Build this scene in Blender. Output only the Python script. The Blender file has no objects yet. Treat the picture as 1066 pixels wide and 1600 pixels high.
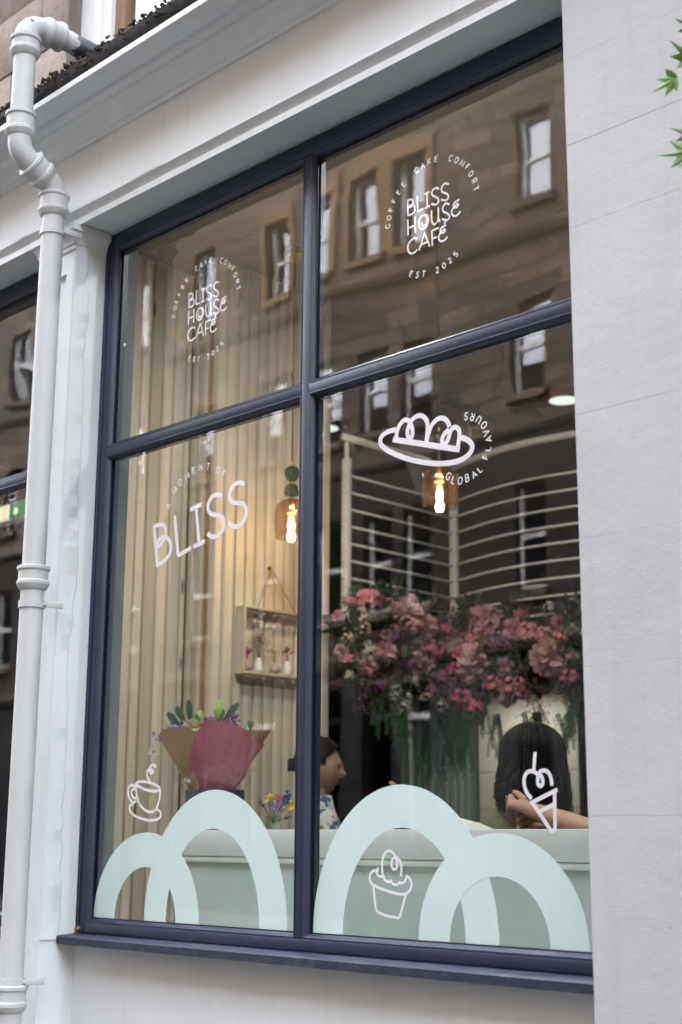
import bpy, bmesh, math, random
from mathutils import Vector, Matrix, Euler, noise
random.seed(7)
PI = math.pi
# World frame: X runs along the shop front, Y into the shop, Z = 0 is eye level.
# The pavement lies at GROUND, the face of the window frame on Y = 0.
GROUND = -1.35
SC = bpy.context.scene
COL = SC.collection
RAD = math.radians

# ------------------------------------------------------------------ camera
cam_d = bpy.data.cameras.new("camera"); cam = bpy.data.objects.new("camera", cam_d); COL.objects.link(cam)
right = Vector((0.70451055, 0.70966829, 0.00598306)); up = Vector((0.15604758, -0.1631266, 0.97418626)); fwd = Vector((-0.69232509, 0.68539086, 0.22566643))
m3 = Matrix((right, up, -fwd)).transposed()
cam.matrix_world = Matrix.Translation((0, -2.4, 0)) @ m3.to_4x4()
cam_d.sensor_fit = 'VERTICAL'; cam_d.sensor_height = 36.0; cam_d.sensor_width = 24.0
cam_d.lens = 36.0 * 2221.525 / 1600.0
cam_d.clip_start = 0.05; cam_d.clip_end = 2000
cam_d.dof.use_dof = True; cam_d.dof.focus_distance = 3.7; cam_d.dof.aperture_fstop = 3.5
SC.camera = cam

# ------------------------------------------------------------------ sky, sun, exposure
SUN_EL, SUN_AZ = RAD(52), RAD(-22)          # the sun stands behind the shop, high over its roof
world = bpy.data.worlds.new("World"); SC.world = world; world.use_nodes = True
nt = world.node_tree; nt.nodes.clear()
sky = nt.nodes.new("ShaderNodeTexSky"); sky.sky_type = 'NISHITA'; sky.sun_disc = False
sky.sun_elevation = SUN_EL; sky.sun_rotation = SUN_AZ; sky.air_density = 1.0; sky.dust_density = 3.0
hs = nt.nodes.new("ShaderNodeHueSaturation"); hs.inputs["Saturation"].default_value = 0.33
bg = nt.nodes.new("ShaderNodeBackground"); bg.inputs["Strength"].default_value = 0.15
wo = nt.nodes.new("ShaderNodeOutputWorld")
nt.links.new(sky.outputs[0], hs.inputs["Color"]); nt.links.new(hs.outputs[0], bg.inputs["Color"]); nt.links.new(bg.outputs[0], wo.inputs["Surface"])
sun_d = bpy.data.lights.new("sun", 'SUN'); sun_d.energy = 0.55; sun_d.angle = RAD(8); sun_d.color = (1.0, 0.96, 0.90)
sun = bpy.data.objects.new("sun", sun_d); COL.objects.link(sun)
sd = Vector((math.sin(SUN_AZ) * math.cos(SUN_EL), math.cos(SUN_AZ) * math.cos(SUN_EL), math.sin(SUN_EL)))
sun.rotation_euler = sd.to_track_quat('Z', 'Y').to_euler(); sun.location = (0, 0, 30)
SC.view_settings.view_transform = 'Standard'; SC.view_settings.look = 'None'
SC.view_settings.exposure = 4.27; SC.view_settings.gamma = 1.0; SC.view_settings.use_curve_mapping = False
SC.render.engine = 'CYCLES'
cy = SC.cycles
cy.use_denoising = True; cy.max_bounces = 9; cy.diffuse_bounces = 4; cy.glossy_bounces = 4; cy.transmission_bounces = 6
cy.transparent_max_bounces = 24; cy.caustics_reflective = False; cy.caustics_refractive = False; cy.sample_clamp_indirect = 6.0
cy.use_adaptive_sampling = True; cy.adaptive_threshold = 0.015

# ------------------------------------------------------------------ materials
MATS = {}
def new_mat(name):
    m = bpy.data.materials.new(name); m.use_nodes = True
    n = m.node_tree.nodes; b = n["Principled BSDF"]; MATS[name] = m
    return m, m.node_tree, b
def N(t, kind, **kw):
    n = t.nodes.new(kind)
    for k, v in kw.items():
        if k in n.inputs: n.inputs[k].default_value = v
        else: setattr(n, k, v)
    return n
def L(t, a, b): t.links.new(a, b)
def coords(t, scale=(1, 1, 1)):
    g = N(t, "ShaderNodeNewGeometry"); mp = N(t, "ShaderNodeMapping"); mp.inputs["Scale"].default_value = scale
    L(t, g.outputs["Position"], mp.inputs["Vector"]); return mp.outputs[0]
def ramp(t, fac, stops):
    r = N(t, "ShaderNodeValToRGB"); e = r.color_ramp.elements
    while len(e) < len(stops): e.new(0.5)
    for el, (p, c) in zip(e, stops):
        el.position = p; el.color = (*c, 1) if len(c) == 3 else c
    L(t, fac, r.inputs[0]); return r.outputs[0]
def mix(t, f, a, b):
    n = N(t, "ShaderNodeMix", data_type='RGBA')
    for s, v in ((n.inputs[0], f), (n.inputs[6], a), (n.inputs[7], b)):
        if hasattr(v, "is_linked") or hasattr(v, "node"): L(t, v, s)
        elif isinstance(v, (int, float)): s.default_value = v
        else: s.default_value = (*v, 1)
    return n.outputs[2]
def bump(t, b, h, strength, dist=0.01):
    n = N(t, "ShaderNodeBump"); n.inputs["Strength"].default_value = strength; n.inputs["Distance"].default_value = dist
    L(t, h, n.inputs["Height"]); L(t, n.outputs[0], b.inputs["Normal"]); return n
def noise_tex(t, vec, scale, detail=4, rough=0.55):
    n = N(t, "ShaderNodeTexNoise"); n.inputs["Scale"].default_value = scale; n.inputs["Detail"].default_value = detail; n.inputs["Roughness"].default_value = rough
    if vec is not None: L(t, vec, n.inputs["Vector"])
    return n.outputs["Fac"]
def plain(name, col, rough=0.6, var=0.12, vscale=14.0, metal=0.0, bstr=0.15, bscale=120.0, spec=0.4, stretch=(1, 1, 1), sss=0):
    """Coloured surface with a little uneven tone and fine relief."""
    m, t, b = new_mat(name); v = coords(t, stretch)
    f = noise_tex(t, v, vscale, 5)
    lo = tuple(max(0, c * (1 - var)) for c in col); hi = tuple(min(1, c * (1 + var)) for c in col)
    L(t, ramp(t, f, [(0.3, lo), (0.7, hi)]), b.inputs["Base Color"])
    b.inputs["Roughness"].default_value = rough; b.inputs["Metallic"].default_value = metal; b.inputs["Specular IOR Level"].default_value = spec
    if sss: b.inputs["Subsurface Weight"].default_value = sss; b.inputs["Subsurface Radius"].default_value = (0.01, 0.004, 0.002); b.inputs["Subsurface Scale"].default_value = 0.5
    if bstr: bump(t, b, noise_tex(t, v, bscale, 3), bstr, 0.002)
    return m
def paint_mat(name, col, wear=0.5, drips=True):
    """Masonry paint over stone and plaster: roller relief, lumps, faint streaks, small chips showing older layers."""
    m, t, b = new_mat(name); v = coords(t)
    big = noise_tex(t, v, 2.2, 4); c = ramp(t, big, [(0.3, tuple(x * 0.93 for x in col)), (0.7, tuple(min(1, x * 1.05) for x in col))])
    if drips:
        st = noise_tex(t, coords(t, (9, 9, 0.7)), 3.0, 4); c = mix(t, ramp(t, st, [(0.52, (0, 0, 0)), (0.75, (0.16, 0.16, 0.16))]), c, (col[0] * 0.62, col[1] * 0.62, col[2] * 0.56))
    chip = noise_tex(t, v, 46.0, 5, 0.62); patch = noise_tex(t, v, 3.1, 2)
    mu = N(t, "ShaderNodeMath", operation='MULTIPLY'); L(t, ramp(t, chip, [(0.70, (0, 0, 0)), (0.72, (1, 1, 1))]), mu.inputs[0]); L(t, ramp(t, patch, [(0.52, (0, 0, 0)), (0.60, (wear, wear, wear))]), mu.inputs[1])
    c = mix(t, mu.outputs[0], c, (0.19, 0.18, 0.16))
    L(t, c, b.inputs["Base Color"]); b.inputs["Roughness"].default_value = 0.5; b.inputs["Specular IOR Level"].default_value = 0.35
    h1 = noise_tex(t, v, 210.0, 3); h2 = noise_tex(t, v, 26.0, 4); h3 = noise_tex(t, v, 6.0, 3)
    ad = N(t, "ShaderNodeMath", operation='MULTIPLY_ADD'); L(t, h2, ad.inputs[0]); ad.inputs[1].default_value = 2.2; L(t, h1, ad.inputs[2])
    ad2 = N(t, "ShaderNodeMath", operation='MULTIPLY_ADD'); L(t, h3, ad2.inputs[0]); ad2.inputs[1].default_value = 6.0; L(t, ad.outputs[0], ad2.inputs[2])
    ad3 = N(t, "ShaderNodeMath", operation='MULTIPLY_ADD'); L(t, mu.outputs[0], ad3.inputs[0]); ad3.inputs[1].default_value = -1.5; L(t, ad2.outputs[0], ad3.inputs[2])
    bump(t, b, ad3.outputs[0], 0.28, 0.0016)
    return m
def stone_mat(name, a, bcol, c3, scale=5.0):
    m, t, b = new_mat(name); v = coords(t)
    f = noise_tex(t, v, scale, 6, 0.6); g = noise_tex(t, v, scale * 9, 5, 0.65)
    oi = N(t, "ShaderNodeObjectInfo")
    c = ramp(t, f, [(0.3, a), (0.55, bcol), (0.75, c3)])
    c = mix(t, ramp(t, g, [(0.35, (0.35,) * 3), (0.6, (0,) * 3)]), c, tuple(x * 0.55 for x in a))
    hsv = N(t, "ShaderNodeHueSaturation"); mr = N(t, "ShaderNodeMapRange"); mr.inputs[3].default_value = 0.82; mr.inputs[4].default_value = 1.16
    L(t, oi.outputs["Random"], mr.inputs[0]); L(t, mr.outputs[0], hsv.inputs["Value"]); L(t, c, hsv.inputs["Color"])
    L(t, hsv.outputs[0], b.inputs["Base Color"]); b.inputs["Roughness"].default_value = 0.9; b.inputs["Specular IOR Level"].default_value = 0.15
    bump(t, b, g, 0.6, 0.006); return m
def wood_mat(name, col, dark, knots=True, gloss=0.55):
    m, t, b = new_mat(name); oi = N(t, "ShaderNodeObjectInfo")
    g = N(t, "ShaderNodeNewGeometry"); ad = N(t, "ShaderNodeVectorMath", operation='ADD'); L(t, g.outputs["Position"], ad.inputs[0])
    sc = N(t, "ShaderNodeVectorMath", operation='SCALE'); sc.inputs[0].default_value = (3.7, 1.3, 9.1); L(t, oi.outputs["Random"], sc.inputs["Scale"]); L(t, sc.outputs[0], ad.inputs[1])
    mp = N(t, "ShaderNodeMapping"); mp.inputs["Scale"].default_value = (30, 30, 1.1); L(t, ad.outputs[0], mp.inputs["Vector"])
    f = noise_tex(t, mp.outputs[0], 1.6, 6, 0.6)
    c = ramp(t, f, [(0.25, dark), (0.5, col), (0.8, tuple(min(1, x * 1.1) for x in col))])
    if knots:
        vo = N(t, "ShaderNodeTexVoronoi"); mp2 = N(t, "ShaderNodeMapping"); mp2.inputs["Scale"].default_value = (9, 9, 2.0); L(t, ad.outputs[0], mp2.inputs["Vector"]); L(t, mp2.outputs[0], vo.inputs["Vector"]); vo.inputs["Scale"].default_value = 1.0
        c = mix(t, ramp(t, vo.outputs["Distance"], [(0.05, (0.8,) * 3), (0.10, (0,) * 3)]), c, (0.10, 0.045, 0.02))
    hsv = N(t, "ShaderNodeHueSaturation"); mr = N(t, "ShaderNodeMapRange"); mr.inputs[3].default_value = 0.82; mr.inputs[4].default_value = 1.12
    L(t, oi.outputs["Random"], mr.inputs[0]); L(t, mr.outputs[0], hsv.inputs["Value"]); L(t, c, hsv.inputs["Color"]); L(t, hsv.outputs[0], b.inputs["Base Color"])
    b.inputs["Roughness"].default_value = gloss; b.inputs["Specular IOR Level"].default_value = 0.3; bump(t, b, f, 0.25, 0.002); return m
def mirror_share(t, r0, mx=0.9):
    """Fresnel share by Schlick's formula, the same from either side of a thin pane."""
    g = N(t, "ShaderNodeNewGeometry"); dp = N(t, "ShaderNodeVectorMath", operation='DOT_PRODUCT'); L(t, g.outputs["Incoming"], dp.inputs[0]); L(t, g.outputs["Normal"], dp.inputs[1])
    ab = N(t, "ShaderNodeMath", operation='ABSOLUTE'); L(t, dp.outputs["Value"], ab.inputs[0])
    om = N(t, "ShaderNodeMath", operation='SUBTRACT'); om.inputs[0].default_value = 1.0; L(t, ab.outputs[0], om.inputs[1])
    pw = N(t, "ShaderNodeMath", operation='POWER'); L(t, om.outputs[0], pw.inputs[0]); pw.inputs[1].default_value = 5.0
    ma = N(t, "ShaderNodeMath", operation='MULTIPLY_ADD'); L(t, pw.outputs[0], ma.inputs[0]); ma.inputs[1].default_value = mx - r0; ma.inputs[2].default_value = r0
    return ma.outputs[0]
def pane_mat(name, r0=0.1, tint=(0.93, 0.95, 0.94), specks=0.0, rough=0.0):
    """Window glass as a thin pane: clear straight through, mirror share after Fresnel, a little dried dust."""
    m, t, b = new_mat(name); t.nodes.remove(b); out = t.nodes["Material Output"]
    tr = N(t, "ShaderNodeBsdfTransparent"); tr.inputs[0].default_value = (*tint, 1)
    gl = N(t, "ShaderNodeBsdfGlossy"); gl.inputs["Color"].default_value = (0.97, 0.97, 1.0, 1); gl.inputs["Roughness"].default_value = rough
    ms = N(t, "ShaderNodeMixShader"); L(t, mirror_share(t, r0), ms.inputs[0]); L(t, tr.outputs[0], ms.inputs[1]); L(t, gl.outputs[0], ms.inputs[2])
    last = ms.outputs[0]
    if specks:
        vo = N(t, "ShaderNodeTexVoronoi"); v = coords(t); L(t, v, vo.inputs["Vector"]); vo.inputs["Scale"].default_value = 55.0
        pt = ramp(t, vo.outputs["Distance"], [(0.035, (specks,) * 3), (0.06, (0,) * 3)])
        sel = ramp(t, vo.outputs["Color"], [(0.60, (0,) * 3), (0.64, (1,) * 3)])
        mu = N(t, "ShaderNodeMath", operation='MULTIPLY'); L(t, pt, mu.inputs[0]); L(t, sel, mu.inputs[1])
        df = N(t, "ShaderNodeBsdfDiffuse"); df.inputs[0].default_value = (0.7, 0.7, 0.68, 1)
        m2 = N(t, "ShaderNodeMixShader"); L(t, mu.outputs[0], m2.inputs[0]); L(t, last, m2.inputs[1]); L(t, df.outputs[0], m2.inputs[2]); last = m2.outputs[0]
    L(t, last, out.inputs[0]); return m
def emit_mat(name, col, s):
    m, t, b = new_mat(name); b.inputs["Base Color"].default_value = (*col, 1); b.inputs["Emission Color"].default_value = (*col, 1); b.inputs["Emission Strength"].default_value = s; return m

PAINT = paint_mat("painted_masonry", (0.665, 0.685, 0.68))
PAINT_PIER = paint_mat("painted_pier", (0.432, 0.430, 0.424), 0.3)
PIPE = paint_mat("painted_iron", (0.50, 0.505, 0.49), 0.8)
NAVY = plain("navy_frame", (0.018, 0.023, 0.048), 0.40, 0.12, 30, bstr=0.25, bscale=160, spec=0.5, stretch=(0.3, 1, 0.3))
GASKET = plain("black_gasket", (0.006, 0.006, 0.007), 0.5, 0.1)
SANDSTONE = stone_mat("pink_sandstone", (0.26, 0.215, 0.185), (0.34, 0.285, 0.25), (0.39, 0.33, 0.28))
MORTAR = plain("mortar", (0.16, 0.14, 0.12), 0.95, 0.2)
MOSSY = stone_mat("mossy_stone", (0.012, 0.011, 0.010), (0.028, 0.025, 0.022), (0.05, 0.04, 0.028), 22.0)
MOSS = plain("moss", (0.045, 0.034, 0.014), 0.95, 0.5, 60)
SLAT = wood_mat("pale_timber", (0.67, 0.605, 0.485), (0.58, 0.50, 0.37))
SLAT_ORANGE = wood_mat("orange_pine", (0.55, 0.32, 0.14), (0.42, 0.22, 0.08))
SLAT_BACK = plain("dark_gap", (0.08, 0.055, 0.035), 0.9, 0.2)
SHELF_WOOD = wood_mat("shelf_pine", (0.64, 0.55, 0.42), (0.52, 0.42, 0.29), knots=False)
GLASS = pane_mat("shop_glass", 0.052, specks=0.55)
GLASS_FAR = pane_mat("far_glass", 0.34, (0.5, 0.52, 0.55))
MINT = plain("mint_vinyl", (0.71, 0.84, 0.80), 0.5, 0.02, 3, bstr=0)
PINK = plain("pale_pink_vinyl", (0.93, 0.85, 0.90), 0.5, 0.02, 3, bstr=0)
WHITE_VINYL = plain("white_vinyl", (0.93, 0.92, 0.93), 0.5, 0.02, 3, bstr=0)
PALE_MINT = plain("pale_mint_vinyl", (0.88, 0.93, 0.88), 0.5, 0.02, 3, bstr=0)
CEIL = plain("ceiling_paint", (0.30, 0.27, 0.24), 0.9, 0.05, 4)
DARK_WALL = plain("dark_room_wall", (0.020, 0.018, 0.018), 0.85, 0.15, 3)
FLOOR = wood_mat("floor_timber", (0.12, 0.085, 0.06), (0.08, 0.055, 0.035))
RAIL = plain("cream_rail", (0.72, 0.72, 0.71), 0.5, 0.06, 10)
COUNTER = plain("pale_counter", (0.46, 0.52, 0.49), 0.55, 0.07, 5, bstr=0.1)
COUNTER_TOP = plain("pale_worktop", (0.60, 0.62, 0.59), 0.45, 0.06, 8, bstr=0.1)
BRASS = plain("brass", (0.55, 0.40, 0.16), 0.3, 0.1, metal=1.0)
BLACK = plain("black_cord", (0.012, 0.012, 0.012), 0.7, 0.1)
SKIN = plain("skin", (0.42, 0.25, 0.18), 0.5, 0.06, 40, bstr=0.1, bscale=300, sss=0.1)
HAIR = plain("dark_hair", (0.005, 0.0045, 0.005), 0.5, 0.5, 8, stretch=(30, 30, 1.5), bstr=0.5, bscale=6, spec=0.3)
HAIR_BROWN = plain("brown_hair", (0.010, 0.006, 0.005), 0.6, 0.5, 8, stretch=(3, 30, 20), bstr=0.4, bscale=8, spec=0.15)
OLIVE = plain("olive_cotton", (0.13, 0.15, 0.075), 0.9, 0.12, 10, bstr=0.4, bscale=60)
WHITE = plain("white_paint", (0.74, 0.74, 0.74), 0.45, 0.04)
ROAD = plain("asphalt", (0.05, 0.05, 0.052), 0.9, 0.25, 30, bstr=0.6, bscale=200)
PAVE = plain("paving", (0.10, 0.098, 0.094), 0.9, 0.2, 6, bstr=0.4)

# ------------------------------------------------------------------ mesh helpers
class MB:
    """Collects shapes for ONE mesh."""
    def __init__(s): s.v = []; s.f = []; s.m = []
    def add(s, vs, fs, mi=0):
        o = len(s.v); s.v += [tuple(p) for p in vs]; s.f += [tuple(i + o for i in f) for f in fs]; s.m += [mi] * len(fs); return s
    def box(s, x0, x1, y0, y1, z0, z1, mi=0):
        return s.add([(x0, y0, z0), (x1, y0, z0), (x1, y1, z0), (x0, y1, z0), (x0, y0, z1), (x1, y0, z1), (x1, y1, z1), (x0, y1, z1)],
                     [(0, 3, 2, 1), (4, 5, 6, 7), (0, 1, 5, 4), (1, 2, 6, 5), (2, 3, 7, 6), (3, 0, 4, 7)], mi)
    def bbox(s, x0, x1, y0, y1, z0, z1, b=0.004, mi=0):
        """Box with chamfered edges."""
        bm = bmesh.new(); bmesh.ops.create_cube(bm, size=1.0)
        for v in bm.verts: v.co = Vector(((x0 + x1) / 2 + v.co.x * (x1 - x0), (y0 + y1) / 2 + v.co.y * (y1 - y0), (z0 + z1) / 2 + v.co.z * (z1 - z0)))
        bmesh.ops.bevel(bm, geom=bm.edges[:], offset=b, segments=2, affect='EDGES', profile=0.5)
        return s.bm(bm, mi)
    def bm(s, bm, mi=0):
        bm.verts.ensure_lookup_table(); bm.verts.index_update()
        s.add([v.co[:] for v in bm.verts], [[v.index for v in f.verts] for f in bm.faces], mi); bm.free(); return s
    def sweep_x(s, prof, x0, x1, closed=True, n=1, jit=0.0, mi=0):
        """A (y, z) profile run along X."""
        k = len(prof); vs = []
        for i in range(n + 1):
            x = x0 + (x1 - x0) * i / n
            for j, (y, z) in enumerate(prof):
                d = jit * noise.noise(Vector((x * 7.0, j * 3.1, z * 5))) if jit else 0
                vs.append((x, y + d, z + d * 0.7))
        fs = []
        for i in range(n):
            for j in range(k if closed else k - 1):
                a = i * k + j; b = i * k + (j + 1) % k; fs.append((a, b, b + k, a + k))
        if closed: fs += [tuple(range(k - 1, -1, -1)), tuple(range(n * k, n * k + k))]
        return s.add(vs, fs, mi)
    def tube(s, pts, r, n=10, caps=True, mi=0):
        pts = [Vector(p) for p in pts]; rs = r if isinstance(r, (list, tuple)) else [r] * len(pts)
        vs = []; fs = []; prev = None
        for i, p in enumerate(pts):
            a = pts[max(0, i - 1)]; b = pts[min(len(pts) - 1, i + 1)]; d = (b - a).normalized()
            if prev is None: u = d.orthogonal().normalized()
            else: u = (prev - d * prev.dot(d)).normalized()
            prev = u; w = d.cross(u)
            vs += [p + (u * math.cos(2 * PI * j / n) + w * math.sin(2 * PI * j / n)) * rs[i] for j in range(n)]
        for i in range(len(pts) - 1):
            for j in range(n):
                a = i * n + j; b = i * n + (j + 1) % n; fs.append((a, b, b + n, a + n))
        if caps: fs += [tuple(range(n - 1, -1, -1)), tuple(range(len(vs) - n, len(vs)))]
        return s.add(vs, fs, mi)
    def lathe(s, prof, c=(0, 0, 0), n=24, axis='Z', mi=0, close=False):
        vs = []; fs = []; k = len(prof)
        for i in range(n):
            a = 2 * PI * i / n
            for r, h in prof:
                p = (r * math.cos(a), r * math.sin(a), h)
                if axis == 'Y': p = (p[0], p[2], p[1])
                if axis == 'X': p = (p[2], p[0], p[1])
                vs.append((c[0] + p[0], c[1] + p[1], c[2] + p[2]))
        for i in range(n):
            for j in range(k if close else k - 1):
                a = i * k + j; b = i * k + (j + 1) % k; i2 = ((i + 1) % n) * k
                fs.append((a, i2 + j, i2 + (j + 1) % k, b))
        return s.add(vs, fs, mi)
    def build(s, name, mat, parent=None, smooth=False, autos=None):
        me = bpy.data.meshes.new(name); me.from_pydata(s.v, [], s.f)
        for mm in (mat if isinstance(mat, (list, tuple)) else [mat]): me.materials.append(mm)
        if any(s.m): me.polygons.foreach_set("material_index", s.m)
        if smooth: me.polygons.foreach_set("use_smooth", [True] * len(me.polygons))
        if autos is not None:
            me.polygons.foreach_set("use_smooth", [True] * len(me.polygons)); me.set_sharp_from_angle(angle=RAD(autos))
        me.update()
        return link(name, me, parent)
def link(name, me, parent=None):
    o = bpy.data.objects.new(name, me); COL.objects.link(o)
    if parent is not None:
        o.parent = parent; o.matrix_parent_inverse = parent.matrix_basis.inverted()
    return o
def tag(o, label, cat, group=None):
    o["label"] = label; o["category"] = cat
    if group: o["group"] = group
    return o
def struct(o): o["kind"] = "structure"; return o
def stuff(o): o["kind"] = "stuff"; return o
def thing(name, label, cat, loc=(0, 0, 0), rz=0, group=None):
    o = bpy.data.objects.new(name, None); COL.objects.link(o); o.location = loc; o.rotation_euler = (0, 0, rz); o.empty_display_size = 0.05
    return tag(o, label, cat, group)
def copy_tree(o, parent=None):
    c = o.copy(); COL.objects.link(c); c.parent = parent
    for ch in list(o.children): copy_tree(ch, c)
    return c
def smoothstep(a, b, x):
    t = max(0.0, min(1.0, (x - a) / (b - a))); return t * t * (3 - 2 * t)

# ================================================================== ground and street
struct(MB().box(-60, 40, -3.2, 0.0, GROUND - 0.3, GROUND).build("pavement", PAVE))
struct(MB().box(-400, 400, -400, 400, GROUND - 0.6, GROUND - 0.304).build("ground", PAVE))
struct(MB().box(-60, 40, -12.5, -3.352, GROUND - 0.302, GROUND - 0.13).build("road", ROAD))
struct(MB().bbox(-60, 40, -3.35, -3.202, GROUND - 0.25, GROUND + 0.002, 0.015).build("kerb", PAVE))
struct(MB().bbox(-60, 40, -12.65, -12.502, GROUND - 0.25, GROUND + 0.002, 0.015).build("kerb", PAVE))
struct(MB().box(-60, 40, -16.0, -12.652, GROUND - 0.3, GROUND).build("pavement", PAVE))
mk = MB()
for i in range(16): mk.box(-45 + i * 5, -43 + i * 5, -7.95, -7.85, GROUND - 0.1299, GROUND - 0.126)
struct(mk.build("road_marking", WHITE))

# ================================================================== the cafe building
FY = -0.115           # face of pilaster, fascia and pier
bld = thing("cafe_building", "pale grey painted shop front with moulded cornice around the navy window", "building", (-2.5, 0.2, GROUND))
def part(name, mb, mat, parent=bld, **kw): return mb.build(name, mat, parent, **kw)
# right-hand pier: courses of painted blocks with filled joints
pier_z = [GROUND, -0.70, -0.45, 0.05, 0.333, 0.588, 0.846, 1.065, 1.254, 1.442, 1.641, 1.90]
for i in range(len(pier_z) - 1):
    z0, z1 = pier_z[i], pier_z[i + 1]; xs = [-1.634, -0.62, 0.55, 1.9] if i % 2 else [-1.634, -1.05 if i < 7 else -0.9, 0.1, 1.9]
    for a, b in zip(xs, xs[1:]):
        bm = bmesh.new(); bmesh.ops.create_cube(bm, size=1.0)
        dy = random.uniform(-0.0006, 0.0006)
        for v in bm.verts: v.co = Vector(((a + b) / 2 + v.co.x * (b - a - 0.0001), 0.13 + v.co.y * (0.49 + dy), (z0 + z1) / 2 + v.co.z * (z1 - z0 - 0.0001)))
        bmesh.ops.bevel(bm, geom=bm.edges[:], offset=0.00065, segments=2, affect='EDGES', profile=0.6)
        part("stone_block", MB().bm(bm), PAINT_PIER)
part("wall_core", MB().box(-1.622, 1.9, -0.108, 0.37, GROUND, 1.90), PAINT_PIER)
# stall riser under the window
riser = MB(); n = 40
riser.sweep_x([(0.0, GROUND), (0.0, -0.268), (0.09, -0.268), (0.09, GROUND)], -3.478, -1.622, n=40, jit=0.003)
part("stall_riser", riser, PAINT, smooth=False, autos=30)
part("stall_riser", MB().sweep_x([(0.0, GROUND), (0.0, -0.268), (0.09, -0.268), (0.09, GROUND)], -9.0, -3.66, n=10), PAINT)
part("plinth", MB().bbox(-3.45, -1.66, -0.03, 0.02, GROUND, GROUND + 0.18, 0.006), PAINT)
# pilaster with a sunk panel and a moulded cap
pil = MB()
X0, X1 = -3.66, -3.478
pil.box(X0, X1, FY + 0.012, 0.09, GROUND, 1.84)
for a, b in ((X0, X0 + 0.045), (X1 - 0.040, X1)): pil.box(a, b, FY, FY + 0.0121, GROUND, 1.768)
pil.box(X0 + 0.045, X1 - 0.040, FY, FY + 0.0121, 1.70, 1.768); pil.box(X0 + 0.045, X1 - 0.040, FY, FY + 0.0121, GROUND, -0.9)
bmp = bmesh.new()
part("pilaster", pil, PAINT)
# reveal plaster: an uneven skim with a broken edge by the frame
rv = MB(); vs = []; fs = []; NZ = 120
for i in range(NZ + 1):
    z = -0.27 + (1.770 + 0.27) * i / NZ; w = 0.052 + 0.022 * noise.noise(Vector((0, 3, z * 3.1))) + 0.012 * noise.noise(Vector((5, 3, z * 17)))
    e = 0.0042 + 0.0004 * noise.noise(Vector((9, 1, z * 9)))
    yb = -0.003 + 0.0025 * noise.noise(Vector((2, 2, z * 30)))
    vs += [(X1 - 0.001, FY - 0.0015, z), (X1 + e, FY + 0.002, z), (X1 + e, FY + w, z), (X1 + e - 0.0028, FY + w + 0.004, z), (X1 + e - 0.0020, yb, z), (X1 - 0.001, yb, z)]
for i in range(NZ):
    for j in range(5):
        a = i * 6 + j; fs.append((a, a + 6, a + 7, a + 1))
rv.add(vs, fs); part("reveal_plaster", rv, PAINT, autos=35)
# cap: mouldings stepping out, mitred round the corner (front face and reveal side)
capp = [(0.0, 1.768), (0.005, 1.770), (0.006, 1.782), (0.010, 1.786), (0.012, 1.800), (0.020, 1.812), (0.029, 1.820), (0.031, 1.8205), (0.031, 1.842), (0.0, 1.842)]
cap = MB(); k = len(capp); vs = []; fs = []
for (cx, cyy, sx, sy) in ((X0, 0.1, -1, 0), (X0, FY, -1, -1), (X1, FY, 1, -1), (X1, -0.004, 1, 0)):
    vs += [(cx + sx * d, cyy + sy * d, z) for d, z in capp]
for i in range(3):
    for j in range(k - 1):
        a = i * k + j; fs.append((a, a + k, a + k + 1, a + 1))
cap.add(vs, fs); part("pilaster_cap", cap, PAINT, autos=35)
# lintel, architrave moulding, fascia, cornice: swept along the front
XL, XR = -9.0, 1.9
lint = MB().sweep_x([(FY, 1.845), (FY, 2.20), (0.09, 2.20), (0.09, 1.845)], XL, XR, n=60, jit=0.0012)
part("fascia", lint, PAINT, autos=30)
arch_p = [(FY + 0.001, 1.838), (FY - 0.009, 1.838), (FY - 0.0095, 1.858), (FY - 0.004, 1.861), (FY - 0.006, 1.868), (FY - 0.012, 1.876), (FY - 0.021, 1.882), (FY - 0.022, 1.8825), (FY - 0.022, 1.891), (FY - 0.016, 1.896), (FY + 0.001, 1.899)]
part("architrave", MB().sweep_x(arch_p, XL, -1.634, n=160, jit=0.0016), PAINT, autos=40)
corn = [(FY + .001, 2.098), (-.124, 2.098), (-.126, 2.108), (-.137, 2.112), (-.140, 2.124), (-.147, 2.140), (-.160, 2.152), (-.177, 2.156), (-.180, 2.166), (-.192, 2.168), (-.200, 2.174), (-.204, 2.182), (-.211, 2.184), (-.213, 2.178), (-.225, 2.181), (-.245, 2.188), (-.262, 2.190), (-.271, 2.183), (-.274, 2.186), (-.274, 2.204), (-.262, 2.212), (-.1, 2.215), (FY + .001, 2.215)]
part("cornice", MB().sweep_x(corn, XL, 1.9, n=220, jit=0.0016), PAINT, autos=40)
# weathered coping slab above the cornice with moss
NS = 300; vs = []; fs = []
prof = [(-.264, 2.2135), (-.268, 2.222), (-.270, 2.256), (-.262, 2.268), (-.20, 2.272), (-.05, 2.262), (0.099, 2.262), (0.099, 2.2135)]
cop = MB().sweep_x(prof, XL, 1.9, n=NS, jit=0.008)
part("coping_slab", cop, MOSSY, autos=60)
ms = MB(); rr = random.Random(3)
for i in range(2200):
    x = rr.uniform(-4.6, -1.9); dens = noise.noise(Vector((x * 2.3, 0, 0)))
    if dens < -0.25 and rr.random() < 0.7: continue
    y = rr.uniform(-.274, -.19); r = rr.uniform(0.0025, 0.009) * (1.2 if dens > 0.15 else 0.9); z = (2.274 + rr.uniform(-.006, .010)) if y > -.266 else rr.uniform(2.228, 2.278)
    bm = bmesh.new(); bmesh.ops.create_icosphere(bm, subdivisions=1, radius=r)
    for v in bm.verts: v.co = v.co * (1 + 0.35 * noise.noise(v.co * 300 + Vector((i, 0, 0)))) + Vector((x, y, z))
    ms.bm(bm)
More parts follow.
